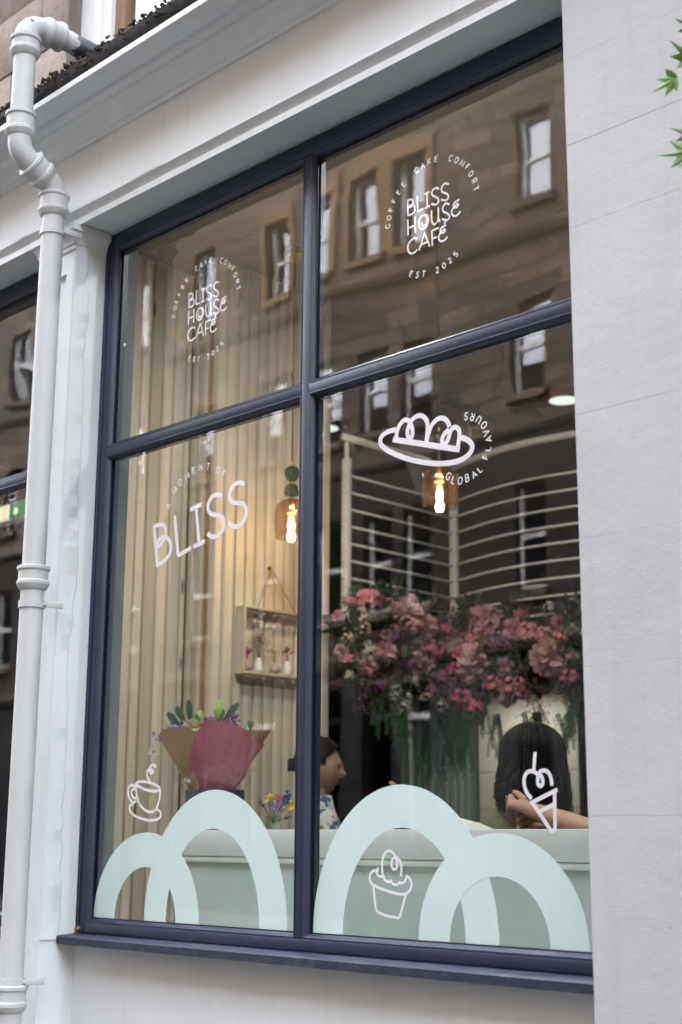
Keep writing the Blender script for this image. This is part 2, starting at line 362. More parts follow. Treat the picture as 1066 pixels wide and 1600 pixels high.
o = part("moss", ms, MOSS); stuff(o)
# two dead twigs in the moss
tw = MB(); tw.tube([(-3.02, -.25, 2.24), (-3.05, -.26, 2.275), (-3.085, -.262, 2.288)], 0.0022, 5); tw.tube([(-3.03, -.25, 2.24), (-3.06, -.255, 2.262), (-3.09, -.262, 2.276)], 0.0018, 5)
tag(tw.build("dead_twig", BLACK), "thin dead twig poking out of the moss above the cornice", "twig")
# upper sandstone wall in coursed blocks round a sash window
UY = 0.10; courses = [2.26, 2.50, 2.79, 3.04, 3.33, 3.62, 3.95]
OPX0, OPX1 = -3.93, -2.80
for i in range(len(courses) - 1):
    z0, z1 = courses[i], courses[i + 1]
    segs = []
    for lo, hi in ((-9.0, OPX0), (OPX1, 1.9)):
        x = lo; w0 = rr.uniform(0.25, 0.5)
        while x < hi - 0.01:
            nx = min(hi, x + (w0 if x == lo else rr.uniform(0.42, 0.62)))
            if hi - nx < 0.15: nx = hi
            segs.append((x, nx)); x = nx
    for a, b in segs:
        part("stone_block", MB().bbox(a + 0.0025, b - 0.0025, UY + rr.uniform(-.002, .003), UY + 0.2, z0 + 0.0025, z1 - 0.0025, 0.004), SANDSTONE, autos=40)
part("wall_core", MB().box(-9.0, OPX0 - 0.001, UY + 0.006, 0.44, 2.256, 3.95).box(OPX1 + 0.001, 1.9, UY + 0.006, 0.44, 2.256, 3.95).box(-9.0, 1.9, UY, 0.44, 3.953, 15.0), MORTAR)
part("roof", MB().box(-9.2, 2.1, -0.1, 12, 15.003, 15.25), MORTAR)
uw = part("sash_window", MB().box(OPX0, OPX0 + 0.085, UY + 0.06, 0.36, 2.256, 3.95), WHITE)
part("sash_box", MB().box(OPX1 - 0.09, OPX1, UY + 0.06, 0.36, 2.256, 3.95), WHITE, uw)
uw["label"] = "white painted sash window box set in the sandstone"
part("sash_stile", MB().bbox(OPX0 + 0.15, OPX0 + 0.205, UY + 0.10, UY + 0.15, 2.256, 3.95, 0.006), wood_mat("brown_stile", (0.26, 0.17, 0.085), (0.15, 0.09, 0.045)), uw)
part("sash_stile", MB().box(OPX0 + 0.0851, OPX0 + 0.149, UY + 0.085, 0.36, 2.256, 3.95), WHITE, uw)
part("pane", MB().box(OPX0 + 0.2051, OPX1 - 0.0901, UY + 0.125, UY + 0.129, 2.256, 3.95), pane_mat("upper_glass", 0.08), uw)
cur = MB(); vs = []; fs = []
for i in range(80):
    x = OPX0 + 0.206 + (OPX1 - OPX0 - 0.3) * i / 79; y = UY + 0.19 + 0.012 * math.sin(i * 0.9) + 0.008 * math.sin(i * 0.37)
    vs += [(x, y, 2.256), (x, y + 0.004, 3.95)]
for i in range(79): fs.append((2 * i, 2 * i + 2, 2 * i + 3, 2 * i + 1))
part("net_curtain", cur.add(vs, fs), plain("net_curtain", (0.72, 0.70, 0.80), 0.9, 0.04), uw, smooth=True)
part("room_wall", MB().box(-9.0, 1.9, 0.43, 0.44, 2.256, 3.95), CEIL)

# ================================================================== shop windows
LINING = plain("grey_lining", (0.12, 0.125, 0.12), 0.7, 0.1)
m, t, b = new_mat("dusty_navy"); v = coords(t, (14, 30, 30)); f = noise_tex(t, v, 2.0, 6, 0.7); f2 = noise_tex(t, coords(t), 5.0, 3)
mu = N(t, "ShaderNodeMath", operation='MULTIPLY'); L(t, ramp(t, f, [(.50, (0,) * 3), (.68, (1,) * 3)]), mu.inputs[0]); L(t, ramp(t, f2, [(.35, (.15,) * 3), (.65, (.8,) * 3)]), mu.inputs[1])
L(t, mix(t, mu.outputs[0], (0.022, 0.025, 0.046), (0.12, 0.12, 0.13)), b.inputs["Base Color"]); b.inputs["Roughness"].default_value = 0.5; bump(t, b, f, 0.3, 0.002); NAVY_SILL = m
def pane_mesh(x0, x1, z0, z1, y, bow, seed):
    """A sealed glass unit, very slightly dished and wavy as such units are."""
    n = 30; k = 30; m = MB(); vs = []; fs = []
    for j in range(k + 1):
        for i in range(n + 1):
            u = i / n * 2 - 1; v = j / k * 2 - 1
            d = bow * (1 - u * u) * (1 - 0.6 * v * v) + 0.00024 * noise.noise(Vector((u * 1.7 + seed, v * 1.9, seed)))
            vs.append((x0 + (x1 - x0) * i / n, y + d, z0 + (z1 - z0) * j / k))
    for j in range(k):
        for i in range(n):
            a = j * (n + 1) + i; fs.append((a, a + 1, a + n + 2, a + n + 1))
    return m.add(vs, fs)
GY = 0.017
def bead(m, x0, x1, z0, z1):
    """Sloped glazing bead round one pane, mitred; rectangle is the sight line at the glass."""
    w = 0.013; steps = [(w, 0.0), (w * 0.72, -0.0005), (w * 0.45, 0.003), (0.002, 0.011), (0.0, GY - 0.001)]
    vs = []; fs = []; k = len(steps)
    for (cx, cz, sx, sz) in ((x0, z0, -1, -1), (x1, z0, 1, -1), (x1, z1, 1, 1), (x0, z1, -1, 1)):
        vs += [(cx + sx * d, y, cz + sz * d) for d, y in steps]
    for i in range(4):
        for j in range(k - 1):
            a = i * k + j; b = ((i + 1) % 4) * k + j; fs.append((a, a + 1, b + 1, b))
    return m.add(vs, fs)
def window(label, xa, xb, xm, parent_loc, detail=True):
    W = thing("shop_window", label, "window", parent_loc)
    zb, zt, tz0, tz1 = -0.212, 1.784, 1.112, 1.163
    fw_ = 0.013
    f = MB()
    outl, outr = xa - 0.060, xb + 0.060
    panes = [(xa, xm - 0.026, zb, tz0), (xm + 0.026, xb, zb, tz0), (xa, xm - 0.026, tz1, zt), (xm + 0.026, xb, tz1, zt)]
    D1 = 0.042
    fr = MB().bbox(outl, xa - fw_, 0.0, D1, -0.253, 1.842, 0.003); fr.bbox(outl + 0.014, outl + 0.020, -0.004, 0.001, -0.25, 1.84, 0.001)
    fr.build("frame_jamb", NAVY, W, autos=40)
    MB().bbox(xb + fw_, outr, 0.0, D1, -0.253, 1.842, 0.003).build("frame_jamb", NAVY, W, autos=40)
    MB().bbox(xa - fw_ + .0002, xb + fw_ - .0002, -0.0008, D1, zt + fw_, 1.842, 0.003).build("frame_head", NAVY, W, autos=40)
    MB().bbox(xa - fw_ + .0002, xb + fw_ - .0002, -0.0008, D1, -0.253, zb - fw_, 0.003).build("bottom_rail", NAVY, W, autos=40)
    MB().bbox(xm - 0.026 + fw_, xm + 0.026 - fw_, 0.0006, D1, zb - fw_ + .0002, zt + fw_ - .0002, 0.002).build("mullion", NAVY, W, autos=40)
    for p0, p1 in ((xa - fw_ + .0002, xm - 0.026 + fw_ - .0002), (xm + 0.026 - fw_ + .0002, xb + fw_ - .0002)):
        MB().bbox(p0, p1, 0.0003, D1, tz0 + fw_, tz1 - fw_, 0.002).build("transom", NAVY, W, autos=40)
    bows = (-0.0002, -0.0005, 0.0004, 0.0012)
    for i, (a, b, c, d) in enumerate(panes):
        bd = bead(MB(), a, b, c, d).build("glazing_bead", NAVY, W, autos=30)
        g = MB()
        for r in ((a, b, c - 0.002, c + 0.0015), (a, b, d - 0.0015, d + 0.002), (a - 0.002, a + 0.0015, c, d), (b - 0.0015, b + 0.002, c, d)): g.box(r[0], r[1], GY - 0.0035, GY - 0.0008, r[2], r[3])
        g.build("gasket", GASKET, bd)
        inn = MB(); e = 0.013
        inn.box(a - e, b + e, GY + 0.010, D1 + 0.001, c - e, c); inn.box(a - e, b + e, GY + 0.010, D1 + 0.001, d, d + e); inn.box(a - e, a, GY + 0.010, D1 + 0.001, c, d); inn.box(b, b + e, GY + 0.010, D1 + 0.001, c, d)
        inn.build("inner_bead", NAVY, bd)
        pane_mesh(a, b, c, d, GY, bows[i], i * 3.7 + xa).build("pane", GLASS, W, smooth=True)
    sl = MB(); n = 90
    prof = [(-0.062, -0.281), (-0.064, -0.262), (-0.060, -0.2585), (0.02, -0.2535), (0.085, -0.2535), (0.085, -0.2675), (-0.052, -0.2675), (-0.052, -0.281)]
    sl.sweep_x(prof, outl + 0.006, outr - 0.005, n=n, jit=0.0006)
    sl.build("window_sill", NAVY_SILL, W, autos=40)
    MB().box(outl + 0.0005, outl + 0.038, D1 + 0.0015, 0.094, -0.25, 1.84).build("inner_lining", LINING, W)
    return W
main_win = window("large navy framed cafe window with four panes and printed vinyl", -3.418, -1.700, -2.560, (-2.56, 0.03, -0.25))
side_win = window("neighbouring navy window behind the downpipe at the picture's edge", -5.44, -3.722, -4.58, (-4.58, 0.03, -0.25))

# ================================================================== downpipe
PX, PR = -3.487, 0.0335
dp = thing("downpipe", "pale grey painted iron downpipe with swan neck bend on the pilaster", "drainpipe", (PX, -0.2, GROUND))
def vpipe(y, z0, z1): return MB().tube([(PX, y, z0), (PX, y, z1)], PR, 28)
def arc_pts(c, r, a0, a1, n=10): return [(PX, c[0] + r * math.cos(RAD(a0 + (a1 - a0) * i / n)), c[1] + r * math.sin(RAD(a0 + (a1 - a0) * i / n))) for i in range(n + 1)]
def socket(p, d, ln=0.072):
    """Collar of a cast pipe: cup with a ring at each end. p = lower/first end, d = direction."""
    d = Vector(d).normalized(); p = Vector(p); R1 = PR
    prof = [(0, R1), (0.004, R1 + .006), (0.012, R1 + .010), (0.018, R1 + .0135), (0.026, R1 + .0135), (0.031, R1 + .009), (ln - .016, R1 + .009), (ln - .011, R1 + .014), (ln - .003, R1 + .014), (ln, R1 + .009), (ln, R1)]
    return MB().tube([p + d * t for t, r in prof], [r for t, r in prof], 28)
lower = vpipe(-0.193, GROUND + 0.02, 1.868).build("pipe_section", PIPE, dp, autos=40)
for z0 in (0.695, -0.455): socket((PX, -0.193, z0), (0, 0, 1)).build("socket", PIPE, dp, autos=30)
socket((PX, -0.193, 1.850), (0, 0, 1), 0.078).build("socket", PIPE, dp, autos=30)
# swan neck: up, forward over the cornice, up again
r1 = 0.062
A = arc_pts((-0.193 - r1, 1.915), r1, 0, 62)               # bends forward (-Y) and up
t1 = Vector((0, -math.sin(RAD(62)), math.cos(RAD(62))))
p1 = Vector(A[-1]); ln = 0.075; p2 = p1 + t1 * ln
B = [(PX, 0, 0)]
c2 = (p2.y - 0, p2.z)                                       # second bend back to vertical
th = 62; r2 = 0.062
cc = Vector((0, p2.y + math.cos(RAD(th)) * r2, p2.z + math.sin(RAD(th)) * r2))
B = [(PX, cc.y - r2 * math.cos(RAD(th - th * i / 10)), cc.z - r2 * math.sin(RAD(th - th * i / 10))) for i in range(11)]
MB().tube([(PX, -0.193, 1.86)] + A + B + [(PX, B[-1][1], B[-1][2] + 0.03)], PR + 0.002, 28).build("swan_neck", PIPE, dp, smooth=True)
socket(p1 + t1 * -0.006, t1, 0.074).build("socket", PIPE, dp, autos=30)
yu, zu = B[-1][1], B[-1][2]
vpipe(yu, zu, 2.40).build("pipe_section", PIPE, dp, autos=40)
socket((PX, yu, zu + 0.006), (0, 0, 1), 0.082).build("socket", PIPE, dp, autos=30)
socket((PX, yu, 2.335), (0, 0, 1), 0.068).build("socket", PIPE, dp, autos=30)
rt = 0.052
T = [(PX, yu + rt - rt * math.cos(RAD(84 * i / 12)), 2.402 + rt * math.sin(RAD(84 * i / 12))) for i in range(13)]
MB().tube([(PX, yu, 2.36)] + T + [(PX, T[-1][1] + 0.06, T[-1][2] + 0.005)], PR + 0.003, 28).build("top_elbow", PIPE, dp, smooth=True)
bad = MB().bbox(-0.022, 0.022, -0.016, 0.016, 0, 0.005, 0.002); bo = bad.build("maker_plate", PIPE, dp, autos=40)
bo.matrix_parent_inverse = dp.matrix_basis.inverted(); bo.location = (PX + 0.012, yu + 0.006, 2.452); bo.rotation_euler = (RAD(-38), RAD(24), 0)
socket(Vector((PX, T[-1][1] + 0.005, T[-1][2])), (0, 1, 0.08), 0.074).build("socket", PIPE, dp, autos=30)
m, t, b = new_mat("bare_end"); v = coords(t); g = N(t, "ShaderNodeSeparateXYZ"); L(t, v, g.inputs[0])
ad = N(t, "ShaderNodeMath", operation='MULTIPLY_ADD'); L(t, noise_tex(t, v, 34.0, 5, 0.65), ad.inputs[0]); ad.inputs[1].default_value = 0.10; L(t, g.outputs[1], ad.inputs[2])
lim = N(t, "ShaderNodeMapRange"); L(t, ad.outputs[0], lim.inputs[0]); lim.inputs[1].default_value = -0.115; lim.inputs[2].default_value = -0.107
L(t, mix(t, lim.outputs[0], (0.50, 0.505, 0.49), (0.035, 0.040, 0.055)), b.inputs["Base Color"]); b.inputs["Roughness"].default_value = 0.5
MB().tube([(PX, T[-1][1] + 0.06, T[-1][2] + 0.006), (PX, 0.12, T[-1][2] - 0.012)], PR, 28).build("pipe_branch", m, dp, smooth=True)
for z, a in ((1.800, 0.13), (0.655, 0.13), (-0.375, 0.13)):
    c = MB().lathe([(PR + .0005, -0.010), (PR + .0045, -0.010), (PR + .0045, 0.010), (PR + .0005, 0.010)], (PX, -0.193, z), 26, close=True)
    c.bbox(PX + 0.020, PX + 0.046, -0.172, -0.167, z - 0.009, z + 0.009, 0.0015)
    c.bbox(PX + 0.040, PX + 0.0461, -0.1671, FY - 0.001, z - 0.009, z + 0.009, 0.0015)
    br = c.build("bracket", PIPE, dp, autos=40)
    MB().lathe([(0, -.004), (0.004, -.004), (0.005, 0.0), (0.005, 0.004)], (PX + 0.036, -0.1735, z), 10, axis='Y').build("bolt", PIPE, br)

# ================================================================== vinyl on the glass
DEC = {"arches":[[-3.1892,0.2315,0.0206,-3.1887,0.1348,-0.0708],[-2.9059,0.2838,0.1288,-2.9099,0.1863,0.0301],[-2.2492,0.2822,0.1272,-2.2455,0.1863,0.031],[-1.9657,0.2286,0.0196,-1.9689,0.1349,-0.0707]],"cup":[["cup_rim",[[-3.1393,0.1354],[-3.1429,0.1328],[-3.1512,0.1314],[-3.1636,0.1312],[-3.1787,0.1323],[-3.1951,0.1345],[-3.2114,0.1378],[-3.2257,0.1417],[-3.2368,0.1459],[-3.2435,0.1499],[-3.245,0.1534],[-3.2413,0.156],[-3.2326,0.1575],[-3.22,0.1576],[-3.2046,0.1565],[-3.1881,0.1541],[-3.172,0.1508],[-3.1579,0.147],[-3.1471,0.1428],[-3.1407,0.1388],[-3.1393,0.1354]]],["cup_rim",[[-3.1462,0.1314],[-3.1494,0.1306],[-3.1546,0.1303],[-3.1617,0.1304],[-3.1703,0.1309],[-3.1797,0.1319],[-3.1896,0.1333],[-3.1993,0.1349],[-3.2083,0.1367],[-3.2161,0.1387],[-3.2222,0.1406],[-3.2262,0.1423],[-3.2279,0.1439]]],["cup_bowl",[[-3.2477,0.154],[-3.2455,0.1358],[-3.2403,0.1176],[-3.2301,0.1007],[-3.2131,0.0861],[-3.1885,0.0763],[-3.1657,0.076],[-3.1496,0.0853],[-3.1416,0.1012],[-3.1378,0.1188],[-3.1367,0.1348]]],["cup_handle",[[-3.2471,0.1443],[-3.2637,0.149],[-3.2768,0.1456],[-3.2823,0.1354],[-3.2794,0.1214],[-3.2703,0.1091],[-3.2556,0.1022],[-3.2416,0.1056]]],["cup_handle",[[-3.2466,0.1371],[-3.2579,0.1379],[-3.2657,0.132],[-3.264,0.1223],[-3.2553,0.1143],[-3.2431,0.1141]]],["saucer",[[-3.2542,0.0974],[-3.2683,0.094],[-3.273,0.0868],[-3.2661,0.0758],[-3.244,0.0648],[-3.2113,0.0568],[-3.1772,0.0525],[-3.1478,0.0547],[-3.1326,0.0616],[-3.1311,0.0698],[-3.1373,0.0769],[-3.1474,0.0818]]],["steam_line",[[-3.1826,0.1597],[-3.1929,0.1659],[-3.1985,0.1757],[-3.1971,0.1853],[-3.1893,0.1899],[-3.1783,0.1884],[-3.172,0.1828],[-3.1777,0.1781],[-3.1859,0.1826],[-3.1874,0.191],[-3.1818,0.1981],[-3.1721,0.2014],[-3.1629,0.1981],[-3.1616,0.1927]]]],"ice":[["wafer_stick",[[-1.8611,0.1855],[-1.866,0.147]]],["swirl",[[-1.8733,0.0895],[-1.883,0.0987],[-1.8897,0.1106],[-1.8923,0.1237],[-1.8903,0.1354],[-1.8834,0.1438],[-1.8726,0.1464],[-1.8621,0.1432],[-1.855,0.137],[-1.856,0.128],[-1.8556,0.1189],[-1.8498,0.1149],[-1.8445,0.1179],[-1.8429,0.1245],[-1.845,0.1329],[-1.8504,0.1387],[-1.8495,0.1441],[-1.8412,0.1465],[-1.8315,0.1447],[-1.8246,0.1375],[-1.821,0.1271],[-1.8198,0.1152]]],["cone",[[-1.8776,0.0797],[-1.8059,0.1067]]],["cone",[[-1.8706,0.0804],[-1.8236,0.022]]],["cone",[[-1.8132,0.1025],[-1.8146,0.0237]]],["cone",[[-1.8528,0.0634],[-1.816,0.0768]]],["cone",[[-1.8256,0.022],[-1.8125,0.0275]]]],"cupcake":[["topping",[[-2.3027,-0.0783],[-2.3054,-0.0606],[-2.3045,-0.0427],[-2.2991,-0.0286],[-2.2882,-0.0208],[-2.2765,-0.0219],[-2.2667,-0.0295],[-2.2596,-0.0421],[-2.2587,-0.0547],[-2.2659,-0.0611],[-2.2739,-0.0575],[-2.2766,-0.0474],[-2.272,-0.0378],[-2.2622,-0.0345],[-2.2524,-0.0395],[-2.2463,-0.0507],[-2.2455,-0.0633],[-2.2482,-0.0759]]],["frosting",[[-2.3182,-0.0563],[-2.32,-0.0646],[-2.3337,-0.0655],[-2.3429,-0.0728],[-2.3447,-0.0843],[-2.3373,-0.0944],[-2.3173,-0.1022],[-2.2875,-0.109],[-2.2581,-0.1138],[-2.2343,-0.1138],[-2.2203,-0.1053],[-2.2149,-0.0927],[-2.2192,-0.0816],[-2.2305,-0.0737]]],["frosting",[[-2.3236,-0.0654],[-2.3191,-0.0748],[-2.3073,-0.0778],[-2.3018,-0.0751],[-2.2973,-0.0846],[-2.2856,-0.0887],[-2.2776,-0.0867],[-2.2722,-0.0928],[-2.2598,-0.0944],[-2.2509,-0.0898],[-2.2421,-0.0902],[-2.2332,-0.0844],[-2.2297,-0.0749]]],["cake_cup",[[-2.3328,-0.0994],[-2.3291,-0.126],[-2.3227,-0.1524],[-2.3064,-0.1594],[-2.2867,-0.1636],[-2.2653,-0.1653],[-2.2521,-0.1641],[-2.2423,-0.1408],[-2.2325,-0.1143]]]],"bread":[["plate",[[-2.2587,0.9722],[-2.2851,0.9719],[-2.3042,0.9657],[-2.3113,0.9537],[-2.3029,0.9383],[-2.2764,0.9192],[-2.2351,0.8981],[-2.1841,0.8781],[-2.1301,0.8629],[-2.0853,0.8568],[-2.0512,0.8586],[-2.0284,0.8675],[-2.0195,0.8796],[-2.0228,0.8909],[-2.0333,0.9012],[-2.0523,0.9113]]],["loaf_base",[[-2.2688,0.9493],[-2.0575,0.8829]]],["loaf",[[-2.2579,0.9487],[-2.2548,0.9647],[-2.2469,0.9797],[-2.2347,0.9888],[-2.2225,0.9889],[-2.2123,0.9808],[-2.2055,0.9646],[-2.2039,0.9495],[-2.21,0.9402],[-2.2185,0.9458],[-2.221,0.9579],[-2.2166,0.9718],[-2.2067,0.9846],[-2.1917,0.991],[-2.1768,0.9899],[-2.1638,0.9812],[-2.1564,0.9659],[-2.1566,0.9464],[-2.161,0.9197]]],["loaf",[[-2.1602,0.9196],[-2.1533,0.9393],[-2.1431,0.9583],[-2.1296,0.9685],[-2.1143,0.9708],[-2.1,0.9646],[-2.0908,0.953],[-2.0881,0.9437]]],["loaf",[[-2.089,0.9375],[-2.1025,0.9306],[-2.1101,0.9193],[-2.109,0.9063],[-2.1,0.9061],[-2.0909,0.9171],[-2.0858,0.9305],[-2.078,0.9385],[-2.0679,0.9386],[-2.0591,0.9305],[-2.0578,0.9153],[-2.0639,0.8863]]]],"bliss":[[[[-3.208,0.8801],[-3.1847,0.7553]],[[-3.2077,0.8754],[-3.1868,0.8778],[-3.1672,0.8757],[-3.1556,0.8675],[-3.1507,0.8561],[-3.1524,0.8441],[-3.1609,0.8316],[-3.1728,0.8196],[-3.1833,0.816],[-3.1909,0.8213],[-3.1865,0.8308],[-3.1724,0.8388],[-3.1555,0.8385],[-3.1397,0.8301],[-3.1279,0.8147],[-3.1264,0.7964],[-3.1356,0.7811],[-3.1541,0.7694],[-3.1874,0.7599]]],[[[-3.1135,0.8945],[-3.0927,0.7761]],[[-3.0941,0.7754],[-3.0352,0.7895]]],[[[-3.0436,0.8991],[-2.9938,0.9078]],[[-3.0184,0.9034],[-3.0002,0.7964]],[[-3.0242,0.7909],[-2.9755,0.8005]]],[[[-2.9085,0.9144],[-2.9195,0.9216],[-2.9356,0.9237],[-2.953,0.9189],[-2.965,0.9051],[-2.9652,0.8873],[-2.9524,0.8734],[-2.932,0.8672],[-2.9127,0.8621],[-2.8994,0.8489],[-2.8965,0.8309],[-2.9078,0.8151],[-2.9274,0.8072],[-2.9475,0.8085],[-2.9659,0.8203]]],[[[-2.8153,0.9318],[-2.8285,0.94],[-2.8454,0.9418],[-2.8627,0.936],[-2.8744,0.921],[-2.8737,0.9033],[-2.861,0.8903],[-2.8383,0.8848],[-2.8187,0.879],[-2.8071,0.8633],[-2.8069,0.8445],[-2.8184,0.829],[-2.8383,0.8214],[-2.8587,0.8246],[-2.8757,0.837]]]],"logo":[[[[-2.2163,1.5605],[-2.2153,1.5162]],[[-2.2163,1.5581],[-2.2053,1.5573],[-2.1986,1.5507],[-2.1986,1.543],[-2.2061,1.5372],[-2.21,1.5377],[-2.2077,1.5413],[-2.1996,1.5407],[-2.1932,1.5329],[-2.1927,1.523],[-2.1998,1.5171],[-2.2153,1.517]]],[[[-2.1834,1.5595],[-2.1831,1.5168]],[[-2.1837,1.517],[-2.164,1.5182]]],[[[-2.1604,1.5562],[-2.1433,1.5568]],[[-2.1515,1.5563],[-2.151,1.5185]],[[-2.1592,1.5179],[-2.1424,1.519]]],[[[-2.1129,1.5534],[-2.1206,1.5593],[-2.13,1.559],[-2.1358,1.5522],[-2.1327,1.5428],[-2.1219,1.5353],[-2.1148,1.5274],[-2.1155,1.5193],[-2.1243,1.5166],[-2.1377,1.5228]]],[[[-2.0812,1.5553],[-2.0895,1.5606],[-2.0988,1.56],[-2.1045,1.5523],[-2.1015,1.5424],[-2.0908,1.535],[-2.0838,1.5276],[-2.0839,1.5196],[-2.0926,1.5172],[-2.1064,1.5238]]],[[[-2.216,1.5069],[-2.2156,1.4637]],[[-2.1918,1.5068],[-2.1909,1.4636]],[[-2.2155,1.4826],[-2.1914,1.4836]]],[[[-2.1556,1.5006],[-2.1514,1.4964],[-2.1487,1.4906],[-2.1479,1.4841],[-2.149,1.4776],[-2.152,1.472],[-2.1564,1.4678],[-2.1617,1.4657],[-2.1673,1.4659],[-2.1724,1.4683],[-2.1765,1.4728],[-2.179,1.4787],[-2.1795,1.4853],[-2.1781,1.4917],[-2.1746,1.497],[-2.1698,1.5002],[-2.1647,1.5011],[-2.1598,1.5],[-2.1558,1.4969],[-2.1531,1.4926],[-2.152,1.4877],[-2.1524,1.4828],[-2.1542,1.4785],[-2.1569,1.4754],[-2.1602,1.4737],[-2.1635,1.4736],[-2.1664,1.4747],[-2.1686,1.4769],[-2.1699,1.4797],[-2.1702,1.4827],[-2.1696,1.4853]]],[[[-2.1373,1.5054],[-2.1378,1.4848],[-2.1351,1.4725],[-2.1289,1.466],[-2.1211,1.4681],[-2.1157,1.4764],[-2.1154,1.5066]],[[-2.1157,1.4777],[-2.1097,1.4656]]],[[[-2.0796,1.5016],[-2.0881,1.5076],[-2.0964,1.5066],[-2.1015,1.4982],[-2.0985,1.4892],[-2.0885,1.4824],[-2.0809,1.4744],[-2.081,1.467],[-2.0903,1.4644],[-2.104,1.4719]]],[[[-2.0484,1.5052],[-2.0545,1.5033],[-2.0628,1.5018],[-2.0671,1.4969],[-2.0639,1.4894],[-2.0569,1.4871],[-2.052,1.4905],[-2.0544,1.4952],[-2.0608,1.4929],[-2.07,1.4866],[-2.0729,1.4783],[-2.0682,1.4693],[-2.0591,1.4661],[-2.0506,1.4686],[-2.0453,1.4738]]],[[[-2.1853,1.4461],[-2.1939,1.4502],[-2.2061,1.4479],[-2.2155,1.4381],[-2.2156,1.4241],[-2.207,1.4138],[-2.1942,1.4125],[-2.1846,1.4184]]],[[[-2.1795,1.4124],[-2.1608,1.4534],[-2.1442,1.4127]],[[-2.1712,1.426],[-2.151,1.4271]]],[[[-2.1358,1.4119],[-2.1369,1.4522]],[[-2.1375,1.4514],[-2.1142,1.4525]],[[-2.1362,1.4298],[-2.121,1.4306]]],[[[-2.0907,1.4531],[-2.0969,1.451],[-2.1052,1.4494],[-2.1096,1.4446],[-2.1063,1.437],[-2.0993,1.4348],[-2.0943,1.4382],[-2.0967,1.443],[-2.1032,1.4405],[-2.1126,1.4342],[-2.1154,1.4259],[-2.1106,1.4169],[-2.1014,1.4138],[-2.0928,1.4163],[-2.0875,1.4216]],[[-2.0918,1.4619],[-2.0971,1.4566]]]],"logo_arc":[["C",-2.285,1.51,1.4393,0.0145],["O",-2.2799,1.5319,1.2859,0.0145],["F",-2.2732,1.5519,1.1417,0.0145],["F",-2.2622,1.5724,0.9837,0.0145],["E",-2.2466,1.5907,0.8197,0.0145],["E",-2.2291,1.6064,0.6586,0.0145],["C",-2.1867,1.629,0.3281,0.0145],["A",-2.1651,1.6336,0.1764,0.0145],["K",-2.1437,1.6382,0.0274,0.0145],["E",-2.1206,1.6367,-0.1297,0.0145],["C",-2.0741,1.6218,-0.464,0.0145],["O",-2.0552,1.61,-0.6163,0.0145],["M",-2.0369,1.5951,-0.7779,0.0145],["F",-2.0214,1.5796,-0.9266,0.0145],["O",-2.0104,1.559,-1.0855,0.0145],["R",-2.0007,1.5369,-1.2505,0.0145],["T",-1.9958,1.5154,-1.4017,0.0145]],"logo_est":[["E",-2.2051,1.3589,-0.5488,0.0145],["S",-2.1851,1.3511,-0.3762,0.0145],["T",-2.1647,1.3472,-0.2058,0.0145],[".",-2.1507,1.3381,-0.0838,0.0145],["2",-2.1205,1.3447,0.16,0.0145],["0",-2.0995,1.3499,0.3368,0.0145],["2",-2.0802,1.3575,0.5058,0.0145],["5",-2.0619,1.3675,0.6733,0.0145]],"moment":[["A",-3.1434,0.9262,1.1178,0.0185],["M",-3.1168,0.9669,0.8042,0.0185],["O",-3.0925,0.9867,0.6036,0.0185],["M",-3.0639,1.0006,0.3982,0.0185],["E",-3.034,1.011,0.1933,0.0185],["N",-3.0026,1.0147,-0.0093,0.0185],["T",-2.9708,1.0101,-0.216,0.0185],["O",-2.9281,0.9926,-0.5153,0.0185],["F",-2.9029,0.9777,-0.7035,0.0185]],"global":[["G",-2.0926,0.8258,-0.6611,0.0165],["L",-2.0771,0.8136,-0.4003,0.0165],["O",-2.0572,0.8088,-0.1314,0.0165],["B",-2.0361,0.8114,0.1509,0.0165],["A",-2.0152,0.816,0.4386,0.0165],["L",-1.9987,0.8254,0.6904,0.0165],["F",-1.9807,0.8515,1.1145,0.0165],["L",-1.9737,0.8688,1.3645,0.0165],["A",-1.9709,0.8907,1.6552,0.0165],["V",-1.9775,0.9076,1.8943,0.0165],["O",-1.9841,0.9265,2.1605,0.0165],["U",-1.9994,0.9422,2.4519,0.0165],["R",-2.0177,0.9536,2.7391,0.0165],["S",-2.0366,0.9586,3.0002,0.0165]]}
DY = 0.0212
def ribbon(m, pts, w, y, fan=0.00012, close=False, refine=True):
    """Flat strip of constant width along (x, z) points with mitred joints."""
    P = [Vector((p[0], p[1])) for p in pts]
    if refine and len(P) > 3:
        Q = []
        for i in range(len(P) - 1):
            a = P[max(0, i - 1)]; b = P[i]; c = P[i + 1]; d = P[min(len(P) - 1, i + 2)]
            for k in range(5):
                t = k / 5; Q.append(0.5 * ((2 * b) + (c - a) * t + (2 * a - 5 * b + 4 * c - d) * t * t + (3 * b - a - 3 * c + d) * t ** 3))
        P = Q + [P[-1]]
    vs = []; fs = []; n = len(P)
    for i in range(n):
        a = P[max(0, i - 1)]; b = P[min(n - 1, i + 1)]; t = (b - a).normalized(); nn = Vector((-t.y, t.x))
        k = 1.0
        if 0 < i < n - 1:
            t1 = (P[i] - P[i - 1]).normalized(); k = 1 / max(0.55, abs(t1.dot(t)))
        yy = y + fan * i / n
        for s in (-0.5, 0.5): vs.append((P[i].x + nn.x * w * s * k, yy, P[i].y + nn.y * w * s * k))
    for i in range(n - 1): fs.append((2 * i, 2 * i + 2, 2 * i + 3, 2 * i + 1))
    return m.add(vs, fs)
